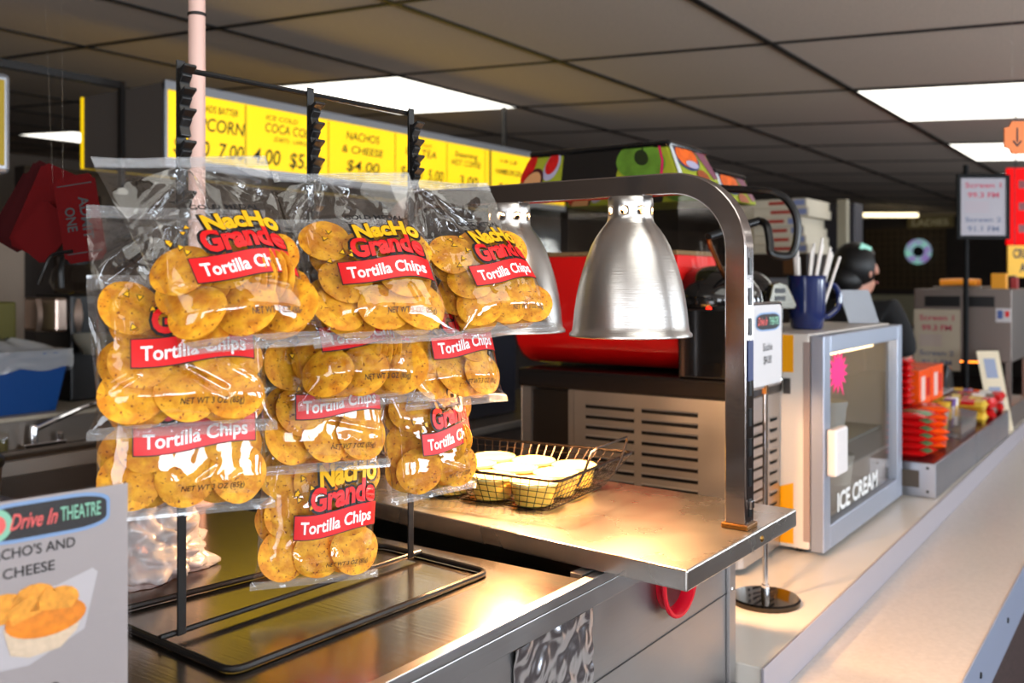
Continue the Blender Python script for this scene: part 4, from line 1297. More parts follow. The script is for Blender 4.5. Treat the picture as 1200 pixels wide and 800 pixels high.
# ------------------------------------------------------------------ hanging menu cabinet
M_menu = mat('yellow_menu_panel', (246, 206, 12), .4, emit=.85, emit_rgb=(250, 205, 8))
M_hand = mat('menu_ink', (40, 34, 14), .5)
t = thing('menu_board', 'long yellow backlit menu board with handwritten prices hanging from the ceiling', 'menu board', (3.8, 3.7, 2.02))
mx0, mx1, my0, my1, mz0, mz1 = 2.38, 5.45, 3.40, 4.0, 2.02, 2.335
M_box = mat('grey_sheet_box', (92, 84, 78), .6)
MB().box(mx0, mx1, my0 + .012, my1 - .012, mz0, mz1).build('cabinet', M_box, t, smooth=0, bevel=.003)
MB().box(mx0 - .002, mx0 + .012, my0 - .004, my0 + .011, mz0 - .004, mz1 + .004).box(mx0 - .002, mx1, my0 - .006, my0 + .011, mz1 - .03, mz1 + .006).box(mx0 - .002, mx1, my0 - .006, my0 + .011, mz0 - .03, mz0 + .006).build('panel_frame', mat('silver_trim', (170, 172, 178), .35, .8), t, smooth=0)
face = MB().box(mx0 + .013, mx1, my0, my0 + .010, mz0 + .007, mz1 - .031).build('menu_face', M_menu, t, smooth=0)
MB().box(mx0 - .004, mx0 + .013, my1 - .011, my1 + .004, mz0, mz1).box(mx0 + .014, mx1, my1 - .011, my1 - .002, mz0, mz1).build('rear_menu_face', M_menu, t, smooth=0)
MB().box(mx0 - .02, mx0 - .001, 3.672, 3.70, mz0 - .1, 2.366).build('hanger_post', M_tbar, t, smooth=0)
MB().box(mx1 - .3, mx1 - .28, 3.68, 3.70, mz1, ceil_z(3.69) - .01).build('hanger', M_tbar, t, smooth=0)
fn = flat((0, my0, 0), (1, 0, 0), (0, 0, 1), (0, -1, 0), .0015)
z_ = lambda f: mz0 + .007 + (mz1 - .038 - mz0) * f
for x in (2.79, 3.29, 3.77, 4.20, 4.56):
    MB().box(x - .0035, x + .0035, my0 - .0012, my0 - .0004, mz0 + .02, mz1 - .035).build('column_line', mat('ochre_line', (150, 120, 10), .5), face, smooth=0)
MB().box(4.60, 4.62, my0 - .002, my0 - .0004, mz0 + .008, mz1 - .032).build('panel_joint', M_ink, face, smooth=0)
for nm, items in (('popcorn_lettering', [('WITH LOADS BATTER', 2.60, .80, .030, .30), ('POPCORN', 2.62, .54, .055, .33), ('$4.00  7.00', 2.60, .16, .062, .36)]),
                  ('drinks_lettering', [('ICE COLD', 3.00, .84, .022, .19), ('COCA COLA', 3.05, .66, .042, .30), ('(DIET)  LARGE', 3.06, .50, .020, .22), ('4.00  $5.00', 3.04, .16, .068, .42)]),
                  ('nachos_lettering', [('NACHOS', 3.53, .76, .042, .24), ('& CHEESE', 3.53, .52, .038, .30), ('$4.00', 3.53, .22, .055, .24)]),
                  ('iced_tea_lettering', [('ICE COLD', 3.98, .84, .020, .18), ('ICE TEA', 3.98, .66, .042, .26), ('$4.00  5.00', 3.99, .24, .060, .36)]),
                  ('coffee_lettering', [('Steaming', 4.38, .78, .034, .22), ('HOT COFFEE', 4.38, .60, .036, .28), ('3.00', 4.40, .22, .060, .18)]),
                  ('burger_lettering', [('1/4 LB', 4.80, .80, .026, .18), ('HAMBURGER', 4.80, .56, .036, .28), ('$4.00', 4.80, .20, .055, .22)]),
                  ('hot_dog_lettering', [('JUMBO ALL BEEF', 5.15, .80, .026, .30), ('HOT DOG', 5.15, .58, .040, .24), ('$3.00', 5.15, .22, .055, .22)])):
    m = MB()
    for txt, x, f, h, w in items:
        text(m, txt, fn, x, z_(f) - h * .3, h, w, .012, .15)
    m.build(nm, M_hand, face, smooth=0)
# black rail that carries it toward the near wall
tag(MB().box(-2.9, 2.355, 3.67, 3.70, 2.335, 2.365).box(-1.5, -1.48, 3.675, 3.695, 2.365, ceil_z(3.68) - .008).build('hanging_rail', M_tbar, smooth=0), 'black hanging rail running up to the grey end of the menu cabinet', 'rail')
t = thing('menu_board', 'small yellow menu panel hanging at the far left edge', 'menu board', (1.2, 2.53, 1.80))
MB().box(.80, 1.292, 2.50, 2.60, 1.80, 2.06).build('cabinet', mat('silver_trim', (170, 172, 178), .35, .8), t, smooth=0, bevel=.012)
MB().box(.82, 1.272, 2.494, 2.4995, 1.82, 2.04).build('menu_face', mat('dim_yellow', (170, 140, 10), .5), t, smooth=0)
MB().box(1.2935, 1.294, 2.52, 2.58, 1.82, 2.04).build('side_face', mat('yellow_edge', (190, 160, 20), .5), t, smooth=0)
MB().tube([(1.0, 2.55, 2.055), (1.0, 2.55, ceil_z(2.55) - .008)], .006).build('hanger', M_tbar, t)

# ------------------------------------------------------------------ back partition, sink, ledge
struct(MB().box(-2.9, 2.6, 4.9, 5.0, 0, 1.84).build('wall_back', M_wall, smooth=0))
struct(MB().box(2.6, 16.99, 4.9, 5.0, 0, 2.12).build('wall_back_2', M_darkwall, smooth=0))
M_st3 = mat('dull_steel', (132, 124, 116), .38, .9)
t = thing('sink_unit', 'stainless back sink with a splashback ledge behind the bags', 'sink', (1.2, 3, 0))
MB().box(-.5, 2.7, 2.985, 3.45, .0, 1.085).build('splashback', M_st3, t, smooth=0)
MB().box(-.5, 2.7, 2.965, 3.45, 1.0855, 1.10).build('ledge', mat('cream_ledge', (176, 166, 148), .5), t, smooth=0, bevel=.004)
mb = MB().box(-.5, 2.7, 2.762, 2.80, .985, 1.0).box(-.5, 2.7, 2.94, 2.984, .985, 1.0).box(-.5, -.2, 2.80, 2.94, .985, 1.0).box(2.4, 2.7, 2.80, 2.94, .985, 1.0)
mb.box(-.5, 2.7, 2.752, 2.762, .96, 1.006)
mb.build('deck', M_st3, t, smooth=0, bevel=.003)
MB().box(-.5, 2.7, 2.765, 2.78, 0, .984).build('apron', mat('dark_steel', (70, 62, 56), .4, .9), t, smooth=0)
MB().box(-.2, 2.4, 2.80, 2.94, .80, .802).build('basin_floor', M_st3, t, smooth=0)
t = thing('faucet', 'chrome swivel faucet on the back sink', 'faucet', (1.60, 2.955, 1.0))
MB().box(1.565, 1.70, 2.945, 2.975, 1.0005, 1.014).build('base_plate', M_chrome, t, smooth=0, bevel=.003)
MB().lathe([(.014, .014), (.013, .055), (.010, .07)], (1.60, 2.96, 1.0), 16, cap1=True).build('valve', M_chrome, t)
MB().tube(smooth_path([(1.60, 2.96, 1.055), (1.66, 2.93, 1.085), (1.74, 2.88, 1.125), (1.78, 2.86, 1.128), (1.785, 2.855, 1.10)]), .009, 10).build('spout', M_chrome, t)
MB().lathe([(.012, .014), (.012, .035), (.008, .04)], (1.685, 2.96, 1.0), 14, cap1=True).build('handle', M_chrome, t)
t = thing('glass_jar', 'small greenish glass jar on the sink deck', 'jar', (1.50, 2.962, 1.0))
MB().lathe([(.018, 0), (.022, .004), (.022, .055), (.020, .06)], (1.50, 2.962, 1.0005), 20, cap0=True).build('glass', M_bowl, t)
MB().lathe([(.0001, .001), (.019, .002), (.019, .035), (.0001, .035)], (1.50, 2.962, 1.0015), 16).build('contents', mat('olive', (96, 92, 48), .5), t)
t = thing('lidded_pan', 'dark lidded steel pan at the left edge in front of the back sink', 'pan', (1.05, 2.36, 0))
MB().lathe([(.0001, 0), (.13, 0), (.135, .07), (.138, .10)], (1.04, 2.35, .99), 32).build('pan', mat('pan_steel', (150, 130, 122), .3, .9), t)
MB().lathe([(.142, .10), (.142, .115), (.11, .135), (.0001, .142)], (1.04, 2.35, .99), 32).build('lid', M_black, t)
t2 = thing('utility_stand', 'grey utility stand under the dark pan', 'stand', (1.04, 2.35, 0))
MB().box(.86, 1.22, 2.17, 2.53, .96, .989).build('stand_top', M_st3, t2, smooth=0)
for x in (.88, 1.20):
    for y in (2.19, 2.51):
        MB().box(x - .012, x + .012, y - .012, y + .012, 0, .96).build('leg', M_st3, t2, smooth=0)

# blue bin with a clear liner
t = thing('blue_bin', 'deep blue plastic bin with a clear liner on the sink ledge', 'bin', (1.5, 3.2, 1.10))
M_bin = mat('blue_bin', (0, 62, 128), .4)
bx = [(1.30, 3.02), (1.705, 3.02), (1.705, 3.30), (1.30, 3.30)]; tx_ = [(1.28, 3.0), (1.742, 3.0), (1.742, 3.32), (1.28, 3.32)]
m = MB()
for i in range(4):
    j = (i + 1) % 4
    m.add([(*bx[i], 1.1012), (*bx[j], 1.1012), (*tx_[j], 1.29), (*tx_[i], 1.29)], [(0, 1, 2, 3)])
m.add([(*p, 1.1012) for p in bx], [(3, 2, 1, 0)])
m.build('body', M_bin, t, smooth=0)
m = MB().tube(rounded([(*p, 1.29) for p in tx_], .03), .007, 8, closed=True); m.build('rim', M_bin, t)
def liner(u, v):
    a = u * 4; i = min(3, int(a)); f = a - i
    p = Vector((*tx_[i], 0)).lerp(Vector((*tx_[(i + 1) % 4], 0)), f)
    c = Vector((1.51, 3.16, 0)); d = (p - c).normalized()
    drop = .055 + .06 * abs(noise.noise((p.x * 7, p.y * 7, 2)))
    if v < .35:
        q = c.lerp(p, .45 + 1.6 * v); z = 1.296 + .035 * (1 - v / .35) + .02 * noise.noise((p.x * 12, p.y * 12, v * 6))
    else:
        k = (v - .35) / .65
        q = p + d * (.011 + .006 * noise.noise((p.x * 30, p.y * 30, k * 4))); z = 1.302 - drop * k
    return (q.x, q.y, z)
MB().grid(liner, 96, 14).build('liner', clear('bin_liner', tint=(225, 228, 220), gloss=.08, rough=.15, edge=.4, haze=.35), t, smooth=60)

# coffee brewer and pot
t = thing('coffee_brewer', 'stainless and black coffee brewer on the sink ledge', 'coffee brewer', (1.9, 3.28, 1.10))
M_brs = mat('rosy_steel', (206, 184, 170), .3, 1)
Ux = Vector((.575, -.818, 0)).normalized()
MB().box(1.85, 2.12, 3.18, 3.42, 1.101, 1.475).build('housing', M_black, t, smooth=0, bevel=.008)
m = MB()
for k in range(13):
    a = math.radians(-60 + 10 * k)
m.grid(lambda u, v: (1.79 + .09 * u, 3.30 - .13 * u - .016 * math.sin(v * math.pi) - .0, 1.345 + .115 * v), 2, 14)
m.build('front_panel', M_brs, t)
MB().box(1.80, 1.849, 3.19, 3.40, 1.345, 1.465).build('head', M_brs, t, smooth=0, bevel=.01)
MB().lathe([(.045, 0), (.075, .05), (.078, .07)], (1.90, 3.10, 1.27), 24, cap0=True).build('filter_basket', mat('grey_plastic', (120, 116, 104), .4), t)
for k, z in enumerate((1.22, 1.26, 1.42, 1.45)):
    MB().box(1.95, 1.98, 3.174, 3.179, z, z + .012).build('switch', mat('dim_switch', (110, 104, 96), .3, .5), t, smooth=0)
t = thing('coffee_pot', 'round glass coffee pot with a black collar on top of the brewer', 'coffee pot', (1.92, 3.27, 1.476))
MB().lathe([(.05, 0), (.072, .012), (.085, .045), (.075, .085), (.055, .105), (.05, .11)], (1.92, 3.27, 1.4765), 28, cap0=True).build('glass_body', M_bowl, t)
MB().lathe([(.056, .106), (.058, .13), (.045, .14), (.0001, .142)], (1.92, 3.27, 1.4765), 24).build('collar', M_black, t)
MB().tube(smooth_path([(1.865, 3.215, 1.60), (1.835, 3.20, 1.60), (1.82, 3.19, 1.56), (1.822, 3.19, 1.50)]), .010, 8).build('handle', M_black, t)
t = thing('green_canister', 'olive green box at the left end of the sink ledge', 'box', (1.7, 3.4, 1.1))
MB().box(1.52, 1.74, 3.33, 3.44, 1.1012, 1.45).build('body', mat('olive_green', (96, 92, 40), .5), t, smooth=0, bevel=.006)
MB().box(1.56, 1.66, 3.3285, 3.3295, 1.385, 1.425).build('dark_label', M_ink, t, smooth=0)

# red ticket decoration hanging from the ceiling
t = thing('ticket_decoration', 'fan of large dark red ADMIT ONE tickets hanging at the left', 'decoration', (1.05, 1.83, 1.56))
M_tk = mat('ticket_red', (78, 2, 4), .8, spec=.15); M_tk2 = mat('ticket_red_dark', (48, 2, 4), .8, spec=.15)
Fw = Vector((.818, .575, 0)); Rg = Vector((.575, -.818, 0)); Z = Vector((0, 0, 1))


def ticket(px, pz, d, ang, w, h, m_, lettered=False):
    C = Fw * d + Rg * ((px - 600) / 1124 * d) + Z * (1.52 + (330 - pz) / 1124 * d)
    a = math.radians(ang); u = (Rg * math.cos(a) + Z * math.sin(a)); v = (Z * math.cos(a) - Rg * math.sin(a))
    n = .008
    pts = []
    for (x, y) in ((-.5, -.5), (.5, -.5), (.5, .5), (-.5, .5)):
        sx, sy = (1 if x > 0 else -1), (1 if y > 0 else -1)
        c = [(x - sx * .12, y), (x - sx * .08, y - sy * .03), (x - sx * .04, y - sy * .06), (x, y - sy * .06)]
        if sx * sy < 0: c = c[::1]
        if (x, y) in ((.5, -.5), (-.5, .5)): pts += c
        else: pts += c[::-1]
    m = MB().extrude([C + u * (x * w) + v * (y * h) - Fw * .002 for x, y in pts], Fw * .004)
    o = m.build('ticket', m_, t, smooth=0)
    if lettered:
        f = lambda x, y: C - Fw * .0026 + u * y * 1 + v * (-x)
        q = MB(); text(q, 'ADMIT', lambda x, y: C - Fw * .003 + u * (-y * -1) + v * (-x), 0, .004, .019, .085, .02); text(q, 'ONE', lambda x, y: C - Fw * .003 + u * y + v * (-x), .0, -.026, .019, .048, .02)
        q.build('ticket_lettering', M_ink, o, smooth=0)
        q = MB(); 
        for s in (-1, 1):
            q.add([C - Fw * .0027 + u * x + v * (s * y) for x, y in ((-w * .42, h * .40), (w * .42, h * .40), (w * .42, h * .388), (-w * .42, h * .388))], [(0, 1, 2, 3)])
        q.build('ticket_border', M_ink, o, smooth=0)


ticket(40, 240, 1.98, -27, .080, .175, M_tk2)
ticket(55, 248, 1.96, -24, .095, .185, M_tk)
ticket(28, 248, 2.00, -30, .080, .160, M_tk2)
ticket(52, 272, 1.93, -40, .085, .105, M_tk, False)
ticket(94, 256, 1.90, 9, .083, .172, M_tk, True)
MB().tube([(1.06, 1.85, 1.70), (1.06, 1.86, 2.563)], .0005, 5).build('hanging_thread', M_film, t)
MB().tube([(1.05, 1.87, 1.72), (1.03, 1.90, 2.566)], .0005, 5).build('hanging_thread', M_film, t)
MB().tube(smooth_path([(1.05, 1.80, 1.58), (1.035, 1.845, 1.572), (1.025, 1.86, 1.54), (1.02, 1.87, 1.515)]), .004, 6).build('dark_stem', M_black, t)

# dark back shelving seen between the bags
t = thing('back_shelving', 'dark shelving unit against the brown back wall behind the slush machine', 'shelving', (4, 4.6, 0))
M_dk = mat('dark_shelf_wood', (44, 32, 24), .6)
for x in (2.75, 3.6, 4.45):
    MB().box(x, x + .03, 4.45, 4.88, 0, 1.95).build('upright', M_dk, t, smooth=0)
for z in (.4, .8, 1.15, 1.5, 1.85):
    MB().box(2.78, 3.6, 4.45, 4.88, z, z + .025).box(3.63, 4.45, 4.45, 4.88, z, z + .025).build('shelf_board', M_dk, t, smooth=0)
t = thing('drink_dispenser', 'dark counter machine with grey trim on the counter left of the slush machine', 'drink dispenser', (3.0, 2.5, 0))
MB().box(2.95, 3.45, 2.40, 2.75, .951, 1.42).build('body', mat('blue_black', (26, 28, 38), .35), t, smooth=0, bevel=.01)
MB().box(2.94, 2.949, 2.42, 2.73, 1.26, 1.30).build('upper_trim', M_alu, t, smooth=0)
MB().box(2.90, 2.949, 2.42, 2.73, .99, 1.02).build('drip_tray', M_alu, t, smooth=0, bevel=.004)
MB().lathe([(.0001, 0), (.016, 0), (.016, .004), (.0001, .005)], (2.944, 2.50, 1.12), 16, 'x').build('yellow_button', M_orange, t)
t = thing('rear_counter', 'dark rear counter with a steel rim behind the slush machine', 'counter', (3.4, 2.6, 0))
MB().box(2.75, 4.6, 2.25, 2.9, .92, .95).build('counter_top', M_st3, t, smooth=0, bevel=.004)
MB().box(2.78, 4.58, 2.30, 2.88, 0, .919).build('counter_base', M_darkwall, t, smooth=0)

# ------------------------------------------------------------------ far right: kitchen equipment
t = thing('pizza_oven', 'dark pizza oven on a shelf at the back', 'oven', (5.0, 1.75, 0))
MB().box(4.86, 5.24, 1.575, 2.2, 1.54, 1.664).build('body', mat('oven_brown', (34, 22, 18), .4), t, smooth=0, bevel=.006)
MB().box(4.852, 4.859, 1.62, 1.70, 1.56, 1.65).build('door_edge', mat('brown_edge', (96, 62, 34), .4), t, smooth=0)
MB().box(4.84, 5.24, 1.56, 2.2, 1.50, 1.539).build('stand_top', M_alu, t, smooth=0)
MB().box(4.86, 5.22, 1.60, 2.18, 0, 1.499).build('stand_body', mat('dim_grey', (58, 54, 54), .5), t, smooth=0)
M_pz = mat('pizza_carton', (196, 186, 166), .7); M_pr = mat('pizza_red', (160, 44, 34), .6); M_pb = mat('pizza_blue', (120, 130, 170), .6)
b0 = None
for k in range(6):
    if b0 is None:
        b0 = thing('pizza_box', '', 'pizza box')
        MB().box(0, .38, 0, .44, 0, .046).build('carton', M_pz, b0, smooth=0, bevel=.002)
        MB().box(-.001, -.0003, .09, .20, .016, .034).build('red_print', M_pr, b0, smooth=0)
        MB().box(-.001, -.0003, .01, .07, .010, .040).build('blue_print', M_pb, b0, smooth=0)
        o = b0
    else:
        o = b0.copy(); COL.objects.link(o)
        for ch in b0.children:
            c = ch.copy(); COL.objects.link(c); c.parent = o
    o.location = (4.872 + .006 * (k % 3), 1.577 + .012 * ((k * 5) % 4), 1.6655 + .0475 * k)
    tag(o, 'pizza box with red print, ' + ['lowest of the stack on the dark oven', 'second from the bottom of the stack on the oven', 'third from the bottom of the stack on the oven', 'third from the top of the stack on the oven', 'second from the top of the stack on the oven', 'topmost of the stack on the oven'][k], 'pizza box', 'pizza boxes stacked on the oven')
t = thing('white_post', 'pale wall post beside the stacked pizza boxes', 'post', (5.30, 1.535, 0))
MB().box(5.27, 5.33, 1.50, 1.548, 0, 1.965).build('shaft', mat('dull_cream', (140, 134, 116), .6), t, smooth=0)
t = thing('dark_refrigerator', 'dark upright cabinet with a steel edge right of the pizza boxes', 'cabinet', (5.6, 1.45, 0))
MB().box(5.40, 5.56, 1.49, 1.95, 0, 1.955).build('body', mat('slate_grey', (48, 46, 52), .45), t, smooth=0, bevel=.006)
MB().box(5.394, 5.399, 1.52, 1.55, 1.0, 1.66).build('handle', M_alu, t, smooth=0)

# far wall fittings (the wall stands at X = 17)
t = thing('lattice_screen', 'brown lattice screen on the far dark wall', 'screen', (16.95, 3.87, 1.4))
m = MB()
for k in range(13):
    m.box(16.96, 16.97, 3.24 + .103 * k, 3.27 + .103 * k, 1.40, 2.41)
for k in range(10):
    m.box(16.945, 16.9595, 3.22, 4.51, 1.41 + .107 * k, 1.437 + .107 * k)
m.build('lattice', M_grille, t, smooth=0)
MB().box(16.971, 16.995, 3.22, 4.51, 1.38, 2.43).build('backing', mat('lattice_backing', (60, 44, 20), .7), t, smooth=0)
MB().box(16.94, 16.995, 3.18, 4.55, 1.31, 1.379).box(16.94, 16.995, 3.18, 4.55, 2.431, 2.48).build('frame', mat('dark_shelf_wood', (44, 32, 24), .6), t, smooth=0)
tag(MB().box(16.90, 16.995, 3.0, 4.65, 2.60, 2.66).build('cream_beam', mat('cream_wood', (150, 132, 100), .6), smooth=0, bevel=.004), 'cream wooden beam above the lattice screen on the far wall', 'beam')
tag(MB().box(16.93, 16.995, 2.2, 4.65, .80, 1.30).build('cream_dado', mat('cream_dado', (160, 152, 124), .6), smooth=0, bevel=.004), 'cream dado panel below the lattice on the far wall', 'panel')
t = thing('restroom_sign', 'small LADIES sign hanging above the lattice on the far wall', 'sign', (16.8, 3.44, 2.4))
MB().box(16.82, 16.86, 3.08, 3.79, 2.40, 2.59).build('board', mat('olive_sign', (120, 104, 62), .6), t, smooth=0, bevel=.004)
m = MB(); text(m, 'LADIES', flat((16.819, 3.435, 2.445), (0, -1, 0), (0, 0, 1), (-1, 0, 0), .001), 0, 0, .10, .56, .03); m.build('sign_lettering', mat('pale_olive', (206, 194, 150), .6), t, smooth=0)
MB().box(16.861, 16.94, 3.40, 3.46, 2.44, 2.47).build('bracket', M_black, t, smooth=0)
t = thing('ring_light', 'round shiny iridescent ring on the brown lattice', 'ring light', (16.9, 3.633, 2.02))
m = MB(); n = 40
m.tube([(16.88, 3.633 + .150 * math.cos(2 * math.pi * k / n), 2.02 + .150 * math.sin(2 * math.pi * k / n)) for k in range(n)], .062, 14, closed=True)
M_ir = mat('iridescent', (150, 205, 190), .25, emit=.5)
nt = M_ir.node_tree; b_ = nt.nodes['Principled BSDF']
tc = nt.nodes.new('ShaderNodeTexCoord'); nn = nt.nodes.new('ShaderNodeTexNoise'); nn.inputs['Scale'].default_value = 7
rp = nt.nodes.new('ShaderNodeValToRGB')
rp.color_ramp.elements[0].position = .35; rp.color_ramp.elements[0].color = (*lin((160, 130, 200)), 1)
rp.color_ramp.elements[1].position = .6; rp.color_ramp.elements[1].color = (*lin((150, 220, 200)), 1)
nt.links.new(tc.outputs['Object'], nn.inputs['Vector']); nt.links.new(nn.outputs['Fac'], rp.inputs[0]); nt.links.new(rp.outputs[0], b_.inputs['Emission Color']); nt.links.new(rp.outputs[0], b_.inputs['Base Color'])
m.build('ring', M_ir, t)
MB().lathe([(.0001, 0), (.085, 0), (.085, .04), (.0001, .04)], (16.885, 3.633, 2.02), 24, 'x').build('hub', M_black, t)

# ------------------------------------------------------------------ candy section on the back counter
t = thing('candy_tray', 'long low stainless candy tray with a slotted end next to the freezer', 'candy tray', (4, .8, ZB))
cx0, cx1, cy0, cy1, cz0, cz1 = 3.262, 4.80, .650, .965, ZB + .0005, .945
M_lst = brushed('pale_steel', (186, 190, 200), .3, (4, 4, 160), .03)
MB().box(cx0 + .004, cx1, cy0, cy1, cz0, cz1 - .004).build('body', M_lst, t, smooth=0, bevel=.003)
MB().box(cx0 - .0, cx1, cy0 + .004, cy1, cz1 - .0035, cz1).build('liner', mat('dark_red_liner', (86, 30, 30), .25), t, smooth=0)
MB().box(cx0 + .0015, cx0 + .0038, .70, .80, cz0 + .03, cz1 - .03).build('end_slot', mat('slot_brown', (84, 74, 66), .6), t, smooth=0)
for y in (.675, .83):
    for z in (.85, .925):
        MB().lathe([(.0001, -.003), (.004, -.002), (.005, .001)], (cx0 + .003, y, z), 10, 'x').build('bolt', M_black, t)
MB().box(3.98, 3.986, cy0 - .0015, cy0 - .0002, cz0, cz1).build('seam', M_grey, t, smooth=0)
t = thing('candy_shelf', 'narrow steel shelf raised above the candy tray', 'shelf', (3.9, .9, .945))
MB().box(3.45, 4.55, .832, .965, 1.045, 1.055).build('shelf_board', mat('silver_trim', (170, 172, 178), .35, .8), t, smooth=0, bevel=.002)
for x in (3.47, 4.0, 4.53):
    MB().box(x - .006, x + .006, .945, .957, .946, 1.0445).build('leg', M_alu, t, smooth=0)


def pack_proto(name, L, W, T, m_body, m_end, band=None):
    """Flow-wrapped bar: pillow body with crimped ends; origin at base centre, long axis X."""
    t = thing(name, '', 'candy')
    def P(u, v, s):
        x = (u - .5) * L; y = (v - .5) * W
        e = min(1, (1 - abs(2 * u - 1)) / .12) ** .6; k = max(0, 1 - abs(2 * v - 1) ** 3)
        return (x, y, T / 2 + s * T / 2 * e * k)
    m = MB(); m.grid(lambda u, v: P(u, v, 1), 16, 8); m.grid(lambda u, v: P(1 - u, v, -1), 16, 8)
    m.build('wrapper', m_body, t, smooth=60)
    if band:
        b = MB(); b.grid(lambda u, v: tuple(Vector(P(.30 + .4 * u, .02 + .96 * v, 1)) + Vector((0, 0, .0006))), 8, 8); b.build('printed_band', band, t, smooth=60)
    return t


def place(o0, loc, rot, label, group, first):
    if first:
        o = o0
    else:
        o = o0.copy(); COL.objects.link(o)
        for ch in o0.children:
            c = ch.copy(); COL.objects.link(c); c.parent = o
    o.location = loc; o.rotation_euler = rot
    tag(o, label, 'candy', group)
    return o


M_cred = mat('candy_red', (196, 16, 20), .25); M_cor = mat('candy_orange', (246, 84, 14), .25); M_cgr = mat('candy_green', (60, 130, 84), .3)
M_cwh = mat('candy_white', (220, 216, 214), .3); M_cye = mat('candy_yellow', (216, 180, 60), .3); M_cbr = mat('candy_brown', (92, 50, 26), .3); M_cpu = mat('candy_purple', (110, 84, 150), .3)
ORD = ['lowest', 'second', 'third', 'fourth', 'fifth', 'sixth', 'seventh', 'eighth', 'topmost']
p_ = pack_proto('candy_pack', .15, .10, .024, M_cred, M_cwh, M_cwh)
for k in range(8):
    place(p_, (3.60 + .008 * (k % 2), .87, 1.0555 + .0242 * k), (0, 0, math.radians(90)), 'red and white candy pack, ' + (ORD[k] if k < 7 else 'topmost') + ' in the stack on the raised shelf', 'red packs on the raised shelf', k == 0)
# orange display boxes
p_ = thing('candy_box', '', 'candy')
MB().box(-.10, .10, -.07, .07, 0, .135).build('carton', M_cor, p_, smooth=0, bevel=.002)
MB().box(-.07, -.01, -.0712, -.0703, .02, .11).build('white_print', mat('box_white', (226, 190, 180), .4), p_, smooth=0)
MB().box(.02, .07, -.0712, -.0703, .03, .10).build('red_print', M_cred, p_, smooth=0)
for k, x in enumerate((3.86, 4.08)):
    place(p_, (x, .875, 1.0555), (0, 0, 0), 'orange candy display box ' + ['next to the red pack stack on the raised shelf', 'at the far end of the raised shelf'][k], 'orange boxes on the raised shelf', k == 0)
p_ = pack_proto('candy_pack', .16, .12, .024, M_cred, M_cgr, M_cgr)
for k in range(6):
    place(p_, (3.38, .745, .9455 + .0242 * k), (0, 0, math.radians(-6)), 'red candy pack with a green band, ' + (ORD[k] if k < 5 else 'topmost') + ' of the stack by the freezer door', 'red and green packs on the tray', k == 0)
p_ = pack_proto('candy_pack', .15, .11, .024, M_cor, M_cred, M_cred)
for k in range(6):
    place(p_, (3.58 + .01 * (k % 2), .735, .9455 + .0242 * k), (0, 0, math.radians(10 + 6 * (k % 3))), 'orange candy pack with a red band, ' + (ORD[k] if k < 5 else 'topmost') + ' of the pile on the tray', 'orange packs on the tray', k == 0)
# clear bin of mixed bars
t = thing('candy_bin', 'clear slanted plastic bin of mixed candy bars on the tray', 'bin', (4.0, .75, .945))
sec = [(3.82, .9455), (4.10, .9455), (4.14, 1.01), (3.80, 1.06)]
m = MB()
for y0_, y1_ in ((.672, .675), (.825, .828)):
    m.extrude([(x, y0_, z) for x, z in sec], (0, .003, 0))
m.box(3.82, 4.10, .675, .825, .9455, .948)
m.add([(3.82, .675, .948), (3.80, .675, 1.06), (3.80, .825, 1.06), (3.82, .825, .948)], [(0, 1, 2, 3)]).add([(4.10, .675, .948), (4.14, .675, 1.01), (4.14, .825, 1.01), (4.10, .825, .948)], [(0, 1, 2, 3)])
m.build('bin_shell', clear('bin_plastic', tint=(225, 222, 218), gloss=.07, rough=.08, edge=.6, haze=.12), t, smooth=0)
bars = [('yellow candy bar standing in the clear bin', M_cye, M_cwh), ('brown candy bar standing in the clear bin', M_cbr, M_cye), ('purple candy bar standing in the clear bin', M_cpu, M_cwh), ('white candy bar standing in the clear bin', M_cwh, M_cye)]
for k, (lb, ma, mb_) in enumerate(bars):
    p_ = pack_proto('candy_bar', .12, .045, .014, ma, mb_, mb_)
    place(p_, (3.89 + .055 * k, .75, 1.012), (0, math.radians(-58), math.radians(8 * (k % 2))), lb, 'bars in the clear bin', True)
bars2 = [(4.30, .73, 0, M_cye, M_cred, 'yellow and red'), (4.42, .715, 12, M_cred, M_cye, 'red and yellow'), (4.55, .735, -10, M_cbr, M_cwh, 'brown and white'), (4.68, .72, 6, M_cred, M_cwh, 'red and cream'),
         (4.32, .84, 0, M_cbr, M_cye, 'brown and yellow'), (4.46, .85, -8, M_cye, M_cbr, 'yellow and brown'), (4.60, .84, 9, M_cred, M_cbr, 'red and brown'), (4.72, .85, 0, M_cpu, M_cye, 'purple and yellow')]
for k, (x, y, r, ma, mb_, nm) in enumerate(bars2):
    p_ = pack_proto('candy_bag', .13, .11, .045, ma, mb_, mb_)
    place(p_, (x, y, .9465 + (.0 if k < 4 else .0)), (0, math.radians(-4), math.radians(90 + r)), nm + ' candy bag lying past the clear bin on the tray', 'loose candy bags on the tray', True)
    q = p_.copy(); COL.objects.link(q)
    for ch in p_.children:
        c = ch.copy(); COL.objects.link(c); c.parent = q
    q.location = (x + .01, y, .9465 + .046); q.rotation_euler = (0, 0, math.radians(90 - r))
    tag(q, nm + ' candy bag on top of its twin past the clear bin', 'candy', 'loose candy bags on the tray')

